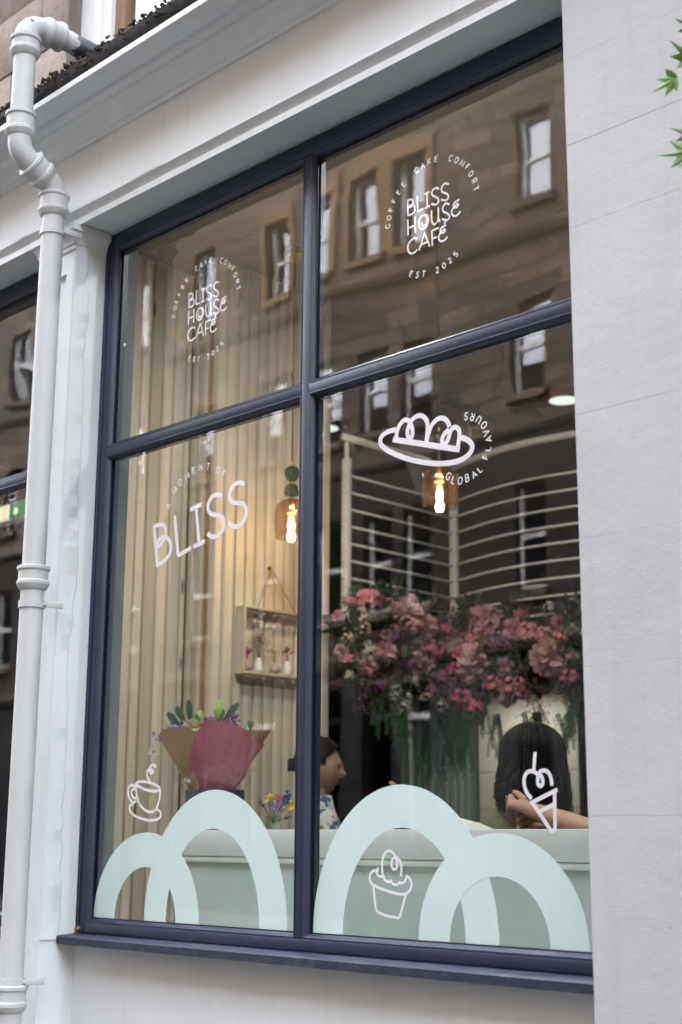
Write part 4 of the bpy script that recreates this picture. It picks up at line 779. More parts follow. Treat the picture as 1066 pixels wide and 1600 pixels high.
for i in range(7): put(rr.choice(("fern", "fern2")), rr.uniform(-.75, .95), rr.uniform(.60, .78), rr.uniform(.02, .09), rr.uniform(.45, .8))

# vases on the shelf
CER_W = plain("white_ceramic", (0.78, 0.77, 0.74), 0.35, 0.03); CER_P = plain("pink_ceramic", (0.42, 0.33, 0.32), 0.6, 0.06)
def bud_vase(y, mat, prof, label):
    v_ = thing("bud_vase", label, "vase", (-4.868, y, SZ0 + 0.012), group="bud vases on the hanging shelf")
    MB().lathe([(0, 0.0005)] + prof + [(prof[-1][0] - .003, prof[-1][1] - .004)], (-4.868, y, SZ0 + 0.0125), 28).build("vase_body", mat, v_, smooth=True); return v_
tall = [(.021, .0), (.024, .004), (.024, .014), (.019, .040), (.012, .062), (.009, .066)]; round_ = [(.014, 0), (.024, .012), (.026, .026), (.020, .042), (.012, .050), (.010, .052)]
def stems(v_, base, n, spread, h, seed, fn, mat):
    r2 = random.Random(seed); m = MB()
    for i in range(n):
        tip = Vector(base) + Vector((r2.uniform(-1, 1) * spread * .5, r2.uniform(-1, 1) * spread, h * r2.uniform(.7, 1))); m.tube([base, Vector(base).lerp(tip, .5) + Vector((0, 0, .004)), tip], 0.0008, 4)
        fn(m, tip, r2)
    m.build("flower_spray", mat, v_)
zt = SZ0 + 0.0125
v1 = bud_vase(1.825, CER_P, round_, "dusty pink bud vase with crimson dried flowers on the shelf"); stems(v1, (-4.868, 1.825, zt + .05), 9, .022, .052, 1, lambda m, p, r: ball_bloom(m, p, .013, 14, r, .7), PM["rose"])
v2 = bud_vase(1.895, CER_W, tall, "white tapering bud vase with tall grey dried sprigs"); 
def sprig(m, p, r):
    for k in range(14): petal(m, p + Vector((r.uniform(-.01, .01), r.uniform(-.015, .015), r.uniform(-.05, .01))), rdir(r), rdir(r), .009, .004, 0, 0, 2)
stems(v2, (-4.868, 1.895, zt + .064), 12, .032, .13, 2, sprig, plain("dried_sprig", (0.16, 0.15, 0.09), 0.9, 0.3, 60))
v3 = bud_vase(1.995, CER_P, round_, "dusty pink bud vase with yellow dried flowers"); stems(v3, (-4.868, 1.995, zt + .05), 12, .045, .06, 3, lambda m, p, r: ball_bloom(m, p, .007, 8, r, .7), petal_mat("dried_yellow", (0.55, 0.38, 0.12)))
v4 = bud_vase(2.075, CER_W, tall, "white bud vase with rust red dried flowers at the mullion"); stems(v4, (-4.868, 2.075, zt + .064), 8, .022, .06, 4, lambda m, p, r: ball_bloom(m, p, .011, 10, r, .7), petal_mat("dried_rust", (0.30, 0.10, 0.08)))

# ------------------------------------------------------------------ window counter
ct = thing("counter", "pale grey green counter with lighter worktop behind the arches", "counter", (-3.0, 0.9, ZF))
MB().bbox(-4.06, 0.2, 0.80, 1.10, -0.052, 0.036, 0.004).build("worktop", COUNTER_TOP, ct, autos=40)
MB().box(-4.035, 0.2, 0.825, 1.08, ZF, -0.0521).build("front_panel", COUNTER, ct)
MB().bbox(-4.05, 0.2, 0.806, 0.8249, -0.072, -0.053, 0.003).build("batten", COUNTER_TOP, ct, autos=40)
bx = thing("gift_box", "dark navy box standing below the wrapped bouquet", "box", (-3.97, 0.91, 0.0365))
BOXM = plain("navy_card", (0.03, 0.036, 0.055), 0.5, 0.1)
# window ledge carrying the box
struct(MB().bbox(-4.0, -1.7, 0.12, 0.72, -0.42, -0.38, 0.004).build("window_ledge", COUNTER))
MB().bbox(-4.05, -3.895, 0.835, 0.985, 0.0365, 0.176, 0.004).build("box_body", BOXM, bx, autos=40)
# bouquet: paper cone of two sheets, cellophane, lilies and mixed flowers
bq = thing("wrapped_bouquet", "flower bouquet wrapped in pink and brown paper above the navy box", "bouquet", (-3.99, 0.92, 0.176))
KRAFT = plain("kraft_paper", (0.42, 0.28, 0.15), 0.8, 0.1, 10, bstr=0.5, bscale=16); PINKP = plain("pink_paper", (0.46, 0.135, 0.19), 0.7, 0.12, 8, bstr=0.6, bscale=12)
BC = Vector((-3.995, 0.915, 0.150))
RX = Vector((0.72, 0.69, 0)); RF = Vector((0.69, -0.72, 0))     # the bouquet faces the street corner
def cone_sheet(lo, hi, r0, top, mat, name, n=26, k=9, rough=.004, seed=0, fold=False):
    """Paper wrapped round the stems: lo(v), hi(v) the angles of its two edges at height v, top(t) its upper edge."""
    m = MB(); vs = []; fs = []
    for i in range(n + 1):
        t = i / n; H = top(t)
        for j in range(k + 1):
            v = j / k; a = RAD(lo(v) + (hi(v) - lo(v)) * t); rad = (0.066 + 0.138 * v ** 1.05 * (H / .23)) * r0
            rad += rough * noise.noise(Vector((a * 3, v * 5, seed))) + .006 * (1 - v) * noise.noise(Vector((a * 9, v * 16, seed + 3)))
            vs.append(BC + RX * rad * math.cos(a) + RF * rad * 0.66 * math.sin(a) + Vector((0, 0, H * v)))
    for i in range(n):
        for j in range(k): q = i * (k + 1) + j; fs.append((q, q + k + 1, q + k + 2, q + 1))
    return m.add(vs, fs).build(name, mat, bq, smooth=not fold)
cone_sheet(lambda v: 88, lambda v: 215, 1.02, lambda t: 0.205 + 0.035 * math.sin(PI * min(1, t * 1.6)) + .02 * (t > .75), KRAFT, "kraft_paper", seed=1)
cone_sheet(lambda v: -45, lambda v: 75, 1.0, lambda t: 0.215 + 0.02 * math.sin(PI * t), KRAFT, "kraft_paper", seed=4)
cone_sheet(lambda v: 200, lambda v: 330, .97, lambda t: 0.24, KRAFT, "kraft_paper", seed=2)
cone_sheet(lambda v: 8, lambda v: 142 - 48 * v, 1.07, lambda t: 0.185 + 0.075 * smoothstep(0, .93, t), PINKP, "pink_paper", seed=3, rough=.016, n=11, k=5, fold=True)
cel = pane_mat("cellophane", 0.06, (0.97, 0.97, 0.97)); 
ce = MB(); vs = []; fs = []
for i in range(50):
    a = RAD(360 * i / 49)
    for j in range(9):
        v = j / 8; rad = 0.074 + 0.075 * v ** .8 + .022 * noise.noise(Vector((math.cos(a) * 3, math.sin(a) * 3, v * 4))) + .01 * noise.noise(Vector((math.cos(a) * 9, math.sin(a) * 9, v * 9)))
        vs.append(BC + RX * rad * 1.06 * math.cos(a) + RF * rad * .72 * math.sin(a) + Vector((0, 0, -0.005 + v * 0.11 + .02 * noise.noise(Vector((a * 2, 0, 7))))))
for i in range(49):
    for j in range(8): q = i * 9 + j; fs.append((q, q + 9, q + 10, q + 1))
ce.add(vs, fs).build("cellophane", cel, bq, smooth=False)
def bpt(u, v, z): return BC + RX * u * 1.05 + RF * v + Vector((0, 0, z - .022))
def lily(u, v, z, ln, tilt):
    m = MB(); b = bpt(u, v, z); d = (Vector((0, 0, 1)) + RX * tilt).normalized(); pr = [(0, .006), (.15, .011), (.45, .0165), (.75, .0125), (1, .002)]
    vs = []; fs = []; n = 12; q = d.orthogonal().normalized(); w = d.cross(q)
    for t, r in pr:
        for k in range(n): a = 2 * PI * k / n; rr_ = r * (1 + .10 * math.cos(3 * a)); vs.append(b + d * ln * t + (q * math.cos(a) + w * math.sin(a)) * rr_)
    for i in range(len(pr) - 1):
        for k in range(n): a = i * n + k; c = i * n + (k + 1) % n; fs.append((a, c, c + n, a + n))
    m.add(vs, fs); m.tube([b - d * .1, b], .004, 6); m.build("lily_bud", GREEN_B, bq, smooth=True)
lily(.012, .02, .285, .085, .10); lily(-.055, .03, .262, .070, .22)
for (u, v, z, du, ln) in ((-.09, .03, .27, -.55, .085), (-.105, .02, .26, -.95, .085), (-.075, .02, .27, -.15, .10), (.03, .03, .28, .75, .095), (-.115, .03, .245, -.7, .05), (.01, .0, .28, .4, .06)):
    m = MB(); leaf(m, bpt(u, v, z), RX * du + Vector((0, 0, 1)), RF, ln, .026); m.build("leaf", GREEN_D, bq, smooth=True)
def bq_flower(u, v, z, r, n, mat, name, wd=.6):
    m = MB(); ball_bloom(m, bpt(u, v, z), r, n, rr, wd); m.build(name, mat, bq, smooth=True)
bq_flower(-.07, .06, .258, .038, 40, PM["cream"], "rose"); bq_flower(-.055, .07, .262, .022, 20, petal_mat("petal_lemon", (0.66, 0.58, 0.22)), "rose"); bq_flower(.045, .05, .262, .030, 30, petal_mat("petal_orchid", (0.46, 0.19, 0.42)), "orchid"); bq_flower(.0, .05, .285, .020, 22, petal_mat("petal_orchid2", (0.46, 0.22, 0.44)), "orchid"); bq_flower(.095, .05, .235, .032, 40, PM["blush"], "rose")
for k, (u, v, z, mt) in enumerate(((.125, .05, .245, "white"), (.105, .06, .258, "white"), (.145, .03, .238, "white"), (.03, .06, .272, "violet"), (-.02, .06, .278, "lilac"), (-.10, .05, .258, "lilac"), (.06, .04, .29, "violet"), (.075, .02, .30, "violet"), (-.19, .02, .23, "lilac"), (-.135, .03, .255, "lilac"), (-.20, .03, .185, "white"))):
    m = MB()
    for i in range(16): p = bpt(u, v, z) + Vector((rr.uniform(-1, 1), rr.uniform(-1, 1), rr.uniform(-.8, 1))) * .017; small_flower(m, p, rdir(rr, -.2), .0065, rr)
    m.build("filler_flower", PM[mt], bq)
for k in range(26):
    u = rr.uniform(-.15, .15); m = MB(); z = .262 - abs(u) * .14 + rr.uniform(-.012, .018); c0 = bpt(u, rr.uniform(-.03, .055), z); mt = rr.choice(("white", "pink", "violet", "lilac", "cream", "blush"))
    if k % 3 == 0: leaf(m, c0, RX * rr.uniform(-.8, .8) + Vector((0, 0, 1)), RF, rr.uniform(.03, .055), .016); m.build("leaf", GREEN_M, bq, smooth=True)
    else:
        for i in range(14): small_flower(m, c0 + Vector((rr.uniform(-1, 1), rr.uniform(-1, 1), rr.uniform(-.8, 1))) * .015, rdir(rr, -.2), .0075, rr)
        m.build("filler_flower", PM[mt], bq)
# posy in a small glass on the counter
ps = thing("posy", "small posy of yellow blue and lilac flowers in a glass", "flowers", (-3.585, 0.84, 0.036))
MB().lathe([(0, .001), (.020, .001), (.022, .004), (.024, .045)], (-3.585, .84, .036), 24).build("glass", pane_mat("tumbler", 0.05, (.8, .9, .85)), ps, smooth=True)
def posy_f(dx, dz, r, n, mt, name="flower"):
    b = Vector((-3.585, .84, .055)); tip = b + Vector((dx * .72, dx * .69, dz)); m = MB(); ball_bloom(m, tip, r, n, rr, .7); o = m.build(name, mt, ps)
    MB().tube([b, b.lerp(tip, .5) + Vector((0, 0, .006)), tip], .0012, 5).build("stem", GREEN_M, ps)
for a in ((.0, .085, .017, 18, PM["yellow"]), (-.018, .082, .015, 16, petal_mat("petal_primrose", (.7, .6, .25))), (.018, .082, .014, 16, PM["rose"]), (.046, .095, .017, 20, PM["blue"]), (.042, .080, .016, 18, PM["blue"]), (.052, .060, .020, 18, PM["yellow"]), (.006, .062, .019, 18, PM["lilac"]), (.024, .050, .013, 12, PM["lilac"]), (-.045, .075, .008, 10, PM["violet"]), (-.038, .062, .009, 10, PM["violet"]), (.044, .018, .008, 12, PM["violet"]), (.056, .020, .008, 12, PM["violet"])): posy_f(*a)

# ------------------------------------------------------------------ back of the room
fp = thing("fluted_panel", "grey green fluted timber bar front at the back of the room", "bar", (-5.8, 4.3, ZF))
FLU = plain("sage_paint", (0.34, 0.42, 0.36), 0.6, 0.1, 6)
MB().box(-6.2, -5.42, 4.30, 4.4, ZF, 0.88).build("backing", DARK_WALL, fp)
for i in range(13): MB().bbox(-6.18 + i * .058, -6.18 + i * .058 + .046, 4.262, 4.2999, ZF, 0.88, .006).build("slat", FLU, fp, autos=40)
pb = thing("notice_board", "cream board with dark lettering behind the long haired guest", "board", (-5.05, 4.1, 0.4))
BOARD = plain("cream_board", (0.50, 0.44, 0.36), 0.8, 0.06, 5); 
for z0, z1 in ((0.62, 0.88), (0.395, 0.617), (0.185, 0.392), (-0.2, 0.182)): MB().bbox(-5.41, -4.70, 4.10, 4.13, z0, z1, .003).build("panel", BOARD, pb)
INK = plain("dark_ink", (0.03, 0.03, 0.03), 0.7, 0.1)
for x, ch in zip((-5.10, -5.05, -4.995), "YOU"): glyph(ch, x, .50, 0, .05, .010, 4.0985, INK, pb)
for x, ch in zip((-5.17, -5.14, -5.10, -5.06, -5.02), "LITTL"): glyph(ch, x, .31, 0, .05, .009, 4.0985, INK, pb)
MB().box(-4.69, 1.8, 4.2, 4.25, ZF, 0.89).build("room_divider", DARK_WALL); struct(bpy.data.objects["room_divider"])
pd = thing("round_panel", "large brown woven disc hanging behind the curved lettering", "wall hanging", (-5.72, 4.0, 2.1))
WOV = plain("woven_rattan", (0.10, 0.07, 0.055), 0.8, 0.25, 30, bstr=.5, bscale=50)
m = MB(); ring_ = [(-5.72 + .36 * math.sin(RAD(a)), 4.0, 2.40 + .30 * math.cos(RAD(a))) for a in range(-50, 191, 10)]
m.add(ring_ + [(x, y + .02, z) for x, y, z in ring_], [tuple(range(len(ring_))), tuple(range(2 * len(ring_) - 1, len(ring_) - 1, -1))] + [(i, i + len(ring_), (i + 1) % len(ring_) + len(ring_), (i + 1) % len(ring_)) for i in range(len(ring_))]); m.build("disc", WOV, pd)
ex = thing("exit_sign", "lit green and white emergency exit sign seen through the neighbouring window", "exit sign", (-5.62, 1.0, 1.45))
MB().bbox(-5.72, -5.42, 1.0, 1.05, 1.42, 1.51, .006).build("housing", WHITE, ex)
MB().box(-5.71, -5.60, .996, .9995, 1.432, 1.50).build("lit_panel", emit_mat("exit_white", (1.0, .85, .6), .04), ex)
gp = MB().box(-5.598, -5.43, .996, .9995, 1.432, 1.50).build("lit_panel", emit_mat("exit_green", (.02, .16, .05), .06), ex)
ar = MB(); ar.add([(-5.555, .994, 1.475), (-5.525, .994, 1.475), (-5.525, .994, 1.46), (-5.51, .994, 1.46), (-5.54, .994, 1.438), (-5.57, .994, 1.46), (-5.555, .994, 1.46)], [tuple(range(7))]); ar.build("arrow", emit_mat("exit_arrow", (1, .95, .7), .03), gp)

# ------------------------------------------------------------------ people
def skin_mesh(name, verts, edges, mat, parent, sub=2, root=0):
    """A body grown over a chain of joints: verts = [((x, y, z), radius or (rx, ry))]."""
    me = bpy.data.meshes.new(name); me.from_pydata([v for v, r in verts], edges, [])
    o = bpy.data.objects.new(name, me); COL.objects.link(o)
    sk = o.modifiers.new("skin", 'SKIN'); sk.use_smooth_shade = True; sk.branch_smoothing = 0.4
    for i, (v, r) in enumerate(verts):
        d = me.skin_vertices[0].data[i]; d.radius = r if isinstance(r, tuple) else (r, r); d.use_root = (i == root)
    ss = o.modifiers.new("sub", 'SUBSURF'); ss.levels = sub; ss.render_levels = sub
    dg = bpy.context.evaluated_depsgraph_get(); dg.update()
    ev = o.evaluated_get(dg); nm = bpy.data.meshes.new_from_object(ev); o.modifiers.clear(); o.data = nm; nm.materials.clear(); nm.materials.append(mat)
    bpy.data.meshes.remove(me); nm.polygons.foreach_set("use_smooth", [True] * len(nm.polygons))
    if parent is not None: o.parent = parent; o.matrix_parent_inverse = parent.matrix_basis.inverted()
    return o
def gauss(a, s): return math.exp(-(a / s) ** 2)
def head_shape(d):
    """Point of a head surface for unit direction d (x = face, z = up), metres from the head centre."""
    x, y, z = d; k = 1.0
    X, Y, Z = x * .096, y * .074, z * .112
    if z < 0: Y *= 1 - .30 * (-z) ** 1.3; X *= (1 - .42 * (-z)) if x < 0 else (1 - .10 * (-z) ** 2)
    if x > 0: X -= .004 * gauss(z - .45, .3)
    X += x * .0 + (.021 * gauss(y, .17) * gauss(z + .16, .12) + .010 * gauss(y, .15) * gauss(z - .03, .16)) * (x > 0)
    if x > 0:
        X -= .010 * (gauss(y - .36, .17) + gauss(y + .36, .17)) * gauss(z - .05, .12)
        X += .006 * gauss(z - .26, .10) * gauss(y, .5); X += .007 * gauss(z + .46, .07) * gauss(y, .26); X -= .005 * gauss(z + .35, .06) * gauss(y, .3); X -= .004 * gauss(z + .60, .06) * gauss(y, .35)
        X += .012 * gauss(z + .82, .20) * gauss(y, .35)
    return Vector((X, Y, Z))
def head(parent, c, yaw, pitch=0.0, hair=None, hair_edge=None, name="head"):
    R = Matrix.Rotation(yaw, 3, 'Z') @ Matrix.Rotation(pitch, 3, 'Y'); nU, nV = 56, 40
    def grid(fn, keep=None):
        vs = []; fs = []
        for j in range(nV + 1):
            th = PI * j / nV
            for i in range(nU):
                ph = 2 * PI * i / nU; d = Vector((math.sin(th) * math.cos(ph), math.sin(th) * math.sin(ph), math.cos(th))); vs.append(Vector(c) + R @ fn(d))
        for j in range(nV):
            for i in range(nU):
                a = j * nU + i; b = j * nU + (i + 1) % nU
                th = PI * (j + .5) / nV; ph = 2 * PI * (i + .5) / nU; d = Vector((math.sin(th) * math.cos(ph), math.sin(th) * math.sin(ph), math.cos(th)))
                if keep is None or keep(d): fs.append((a, a + nU, b + nU, b))
        return vs, fs
    hd = MB().add(*grid(head_shape)).build(name, SKIN, parent, smooth=True)
    if hair:
        vs, fs = grid(lambda d: head_shape(d) * (1.09 + .07 * max(0, -d.x) + .03 * max(0, d.z)) + Vector((0, 0, .006)) + d * .004 * noise.noise(d * 9), hair_edge)
        MB().add(vs, fs).build("hair", hair, parent, smooth=True)
    for s in (-1, 1):
        e = MB().tube([Vector(c) + R @ Vector((.004 - .012 * math.cos(t) * .8 - .004, s * (.070 + .006 * (1 - math.cos(t)) * .5), -.012 + .030 * math.sin(t))) for t in [PI * (-.5 + k / 8) for k in range(9)]], .0055, 8); e.build("ear", SKIN, parent, smooth=True)
        ey = MB().lathe([(0, .011), (.006, .009), (.010, .004), (.011, 0), (.010, -.004), (0, -.011)], Vector(c) + R @ Vector((.072, s * .030, .006)), 12); ey.build("eye", BLACK, parent, smooth=True)
        MB().tube([Vector(c) + R @ Vector((.090 - .012 * k * k, s * (.014 + .016 * k), .026 + .004 * math.sin(k * 2))) for k in (0, .5, 1, 1.5, 2)], [.002, .003, .003, .0025, .001], 6).build("eyebrow", HAIR_BROWN, parent, smooth=True)
    MB().tube([Vector(c) + R @ Vector((.089 - abs(k) * .008, k * .012, -.051)) for k in (-1.6, -.8, 0, .8, 1.6)], [.002, .0035, .004, .0035, .002], 6).build("lips", plain("lip", (.42, .16, .13), .4, .05), parent, smooth=True)
    return hd, R
# guest in the patterned shirt, in profile
m, t, b = new_mat("patterned_shirt"); v = coords(t); f1 = noise_tex(t, v, 22.0, 4, .6); mp = N(t, "ShaderNodeMapping"); mp.inputs["Location"].default_value = (3, 7, 1); L(t, v, mp.inputs[0]); f2 = noise_tex(t, mp.outputs[0], 17.0, 4, .6)
c = mix(t, ramp(t, f1, [(.52, (0,) * 3), (.55, (1,) * 3)]), (.62, .62, .60), (.05, .11, .24)); c = mix(t, ramp(t, f2, [(.60, (0,) * 3), (.63, (1,) * 3)]), c, (.24, .20, .03)); L(t, c, b.inputs["Base Color"]); b.inputs["Roughness"].default_value = .85; SHIRT = m
p1_ = thing("person", "guest with tied back dark hair in white blue and olive patterned shirt, shown in profile", "person", (-4.36, 1.74, ZF + .45))
hc = Vector((-4.332, 1.768, .297)); yaw = RAD(50); fw = Vector((math.cos(yaw), math.sin(yaw), 0)); lf = Vector((-fw.y, fw.x, 0))
head(p1_, hc, yaw, RAD(6), HAIR_BROWN, lambda d: (d.z > .30 and d.x < .26 + 1.05 * (d.z - .30)) or (.06 < d.z <= .30 and d.x < .26) or (d.z > .78) or (d.x < -.10 and d.z > -.62))
bun = MB(); 
for i in range(60):
    a = rr.uniform(0, 6.28); k = rr.uniform(.5, 1); q = hc - fw * .108 + Vector((0, 0, .012)); pts = [q + (lf * math.cos(a + t) + Vector((0, 0, 1)) * math.sin(a + t)) * .025 * k - fw * (.022 * math.sin(t * 2.2)) for t in (0, .5, 1, 1.5, 2)]; bun.tube(pts, .004, 4)
bun.build("hair_bun", HAIR_BROWN, p1_, smooth=True)
def J(f, l, z): return tuple(hc + fw * f + lf * l + Vector((0, 0, z)))
body = [(J(-.03, 0, -.72), (.15, .12)), (J(-.01, 0, -.52), (.135, .11)), (J(.005, 0, -.32), (.15, .110)), (J(-.005, 0, -.195), (.13, .088)), (J(-.010, 0, -.145), .052), (J(-.008, 0, -.09), .047), (J(0, 0, -.05), .045),
        (J(.0, .165, -.215), .064), (J(.07, .22, -.44), .048), (J(.29, .14, -.40), .036), (J(.0, -.165, -.215), .064), (J(.07, -.22, -.44), .048), (J(.29, -.12, -.38), .034),
        (J(.02, .10, -.78), .085), (J(.38, .10, -.76), .068), (J(.40, .10, -1.18), .045), (J(.02, -.10, -.78), .085), (J(.38, -.10, -.76), .068), (J(.40, -.10, -1.18), .045)]
edges = [(0, 1), (1, 2), (2, 3), (3, 4), (4, 5), (5, 6), (3, 7), (7, 8), (8, 9), (3, 10), (10, 11), (11, 12), (0, 13), (13, 14), (14, 15), (0, 16), (16, 17), (17, 18)]
bo = skin_mesh("body", body, edges, SKIN, p1_, 2)
# shirt: the torso and sleeves again, a little fuller
sb = [(v, (r[0] * 1.07, r[1] * 1.09) if isinstance(r, tuple) else r * 1.16) for v, r in body[:4]] + [(J(-.008, 0, -.150), .062)] + [(body[i][0], body[i][1] * 1.2) for i in (7, 8)] + [(J(.17, .18, -.42), .05)] + [(body[i][0], body[i][1] * 1.2) for i in (10, 11)] + [(J(.17, -.17, -.41), .05)]
skin_mesh("shirt", sb, [(0, 1), (1, 2), (2, 3), (3, 4), (3, 5), (5, 6), (6, 7), (3, 8), (8, 9), (9, 10)], SHIRT, p1_, 2)
col_ = MB(); vs = []; fs = []
for i in range(25):
    a = RAD(28 + 304 * i / 24); ra = (.060, .070, .082, .088); 
    for k, (r0, z0) in enumerate(((.058, -.150), (.064, -.118), (.074, -.128), (.090, -.176))): vs.append(J(-.006 + r0 * math.cos(a) * 1.02, r0 * math.sin(a), z0 + .006 - .035 * max(0, math.cos(a)) * (k > 1)))
for i in range(24):
    for k in range(3): q = i * 4 + k; fs.append((q, q + 4, q + 5, q + 1))
col_.add(vs, fs).build("shirt_collar", SHIRT, p1_, smooth=True)
MB().lathe([(0, .003), (.003, 0), (0, -.003)], Vector(J(-.004, -.076, -.052)), 10).build("earring", BRASS, p1_)
def hand(parent, wrist, d, palm, side, scale=1.0, curl=0.9, mat=SKIN, spread=.09, name="hand"):
    """A curled hand: palm and five unequal fingers. d = along the hand, palm = palm normal, side = towards the thumb."""
    d = Vector(d).normalized(); side = Vector(side).normalized(); pn = Vector(palm).normalized(); w = Vector(wrist); S = scale
    V = [(tuple(w), .024 * S), (tuple(w + d * .045 * S), (.030 * S, .018 * S)), (tuple(w + d * .080 * S), (.034 * S, .016 * S))]; E = [(0, 1), (1, 2)]
    for k, (off, ln, r) in enumerate(((.030, .072, .0090), (.010, .080, .0092), (-.010, .074, .0088), (-.029, .058, .0078))):
        p = w + d * .088 * S + side * off * S; i0 = len(V); V.append((tuple(p), r * 1.1 * S)); E.append((2, i0)); a = .25 + .1 * k * curl
        for s in range(3):
            a += curl * (.55, .75, .6)[s]; dd = d * math.cos(a) + pn * math.sin(a) + side * off * spread * 6; p = p + dd.normalized() * ln * S * (.44, .32, .26)[s]; V.append((tuple(p), r * (1, .92, .78)[s] * S)); E.append((len(V) - 2, len(V) - 1))
    p = w + d * .030 * S + side * .026 * S; i0 = len(V); V.append((tuple(p), .013 * S)); E.append((1, i0))
    for s, (a, l2) in enumerate(((.55, .036), (.35, .030), (.15, .024))): p = p + (d * .8 + side * a + pn * .35).normalized() * l2 * S; V.append((tuple(p), (.0115, .0100, .0085)[s] * S)); E.append((len(V) - 2, len(V) - 1))
    return V, E
# her raised hand in front of the table
V, E = hand(p1_, J(.27, -.10, -.19), (.5, .3, .8), (-.5, 0, .5), (0, -1, .2), 0.95, .8)
V = [(J(.24, -.115, -.44), .036)] + V; E = [(0, 1)] + [(a + 1, b + 1) for a, b in E]; skin_mesh("hand", V, E, SKIN, p1_, 1)

# long haired guest seen from behind
p2_ = thing("person", "guest in olive top with long dark curly hair, seen from behind", "person", (-3.2, 1.75, ZF + .45))
hc2 = Vector((-3.175, 1.715, .285)); yaw2 = RAD(128); fw = Vector((math.cos(yaw2), math.sin(yaw2), 0)); lf = Vector((-fw.y, fw.x, 0)); hc = hc2
head(p2_, hc2, yaw2, RAD(8), HAIR, lambda d: d.z > .45 or d.x < .1)
body = [(J(-.04, 0, -.72), (.15, .12)), (J(-.045, 0, -.50), (.135, .105)), (J(-.05, 0, -.30), (.145, .10)), (J(-.055, 0, -.20), (.13, .085)), (J(-.035, 0, -.15), .055), (J(-.015, 0, -.09), .048), (J(0, 0, -.05), .045),
        (J(-.045, .165, -.225), .060), (J(.03, .21, -.44), .046), (J(.25, .12, -.40), .036), (J(-.045, -.165, -.225), .060), (J(.03, -.21, -.44), .046), (J(.25, -.12, -.40), .036),
        (J(.02, .10, -.78), .085), (J(.38, .10, -.76), .068), (J(.40, .10, -1.18), .045), (J(.02, -.10, -.78), .085), (J(.38, -.10, -.76), .068), (J(.40, -.10, -1.18), .045)]
skin_mesh("body", body, edges, SKIN, p2_, 2)
sb = [(v, (r[0] * 1.07, r[1] * 1.09) if isinstance(r, tuple) else r * 1.16) for v, r in body[:4]] + [(J(-.045, 0, -.160), .060)] + [(body[i][0], body[i][1] * 1.22) for i in (7, 8)] + [(body[i][0], body[i][1] * 1.22) for i in (10, 11)]
skin_mesh("top", sb, [(0, 1), (1, 2), (2, 3), (3, 4), (3, 5), (5, 6), (3, 7), (7, 8)], OLIVE, p2_, 2)
# hair: a full mass over the back of the head to below the shoulders, then loose curls
hm = MB(); vs = []; fs = []; nA, nB = 44, 26
for j in range(nB + 1):
    v = j / nB; z = .128 - .295 * v
    r = (.10 * math.sqrt(max(0, 1 - (1 - min(1, v / .30)) ** 2)) + .004) if v < .30 else .104 + .016 * smoothstep(.3, .7, v) - .030 * smoothstep(.8, 1, v)
    for i in range(nA):
        a = 2 * PI * i / nA; wob = 1 + .05 * noise.noise(Vector((math.cos(a) * 3, math.sin(a) * 3, z * 9))) + .035 * math.sin(a * 17 + z * 40) * smoothstep(.25, .8, v)
        vs.append(J(-.028 + r * .98 * math.cos(a) * wob - .02 * v, r * .98 * math.sin(a) * wob, z))
for j in range(nB):
    for i in range(nA):
        a = 2 * PI * (i + .5) / nA
        if math.cos(a) > .55 and j > 7: continue
        q = j * nA + i; q2 = j * nA + (i + 1) % nA; fs.append((q, q2, q2 + nA, q + nA))
hm.add(vs, fs).build("hair_mass", HAIR, p2_, smooth=True)
st = MB(); r2 = random.Random(21)
for i in range(760):
    a = RAD(r2.uniform(50, 310)); z1 = r2.uniform(-.215, -.10) - (.05 if 200 < math.degrees(a) < 300 and r2.random() < .4 else 0); ro = r2.uniform(.099, .120); amp = r2.uniform(.004, .015); fq = r2.uniform(45, 95); ph = r2.uniform(0, 6); pts = []; top = r2.uniform(.02, .3)
    for k in range(15):
        t = top + (1 - top) * k / 14
        if t < .38: th = t / .38 * PI / 2; r_ = ro * math.sin(th); z = .030 + .104 * math.cos(th)
        else: u = (t - .38) / .62; r_ = ro * (1 + .10 * u); z = .030 + (z1 - .030) * u
        w_ = amp * smoothstep(.45, .85, t)
        pts.append(J(-.03 + r_ * math.cos(a) + w_ * math.cos(z * fq + ph) - .015 * t, r_ * math.sin(a) + w_ * math.sin(z * fq + ph), z))
    st.tube(pts, [.0021] * 13 + [.0016, .0008], 3, caps=False)
stuff(st.build("hair_curls", HAIR, p2_, smooth=True))

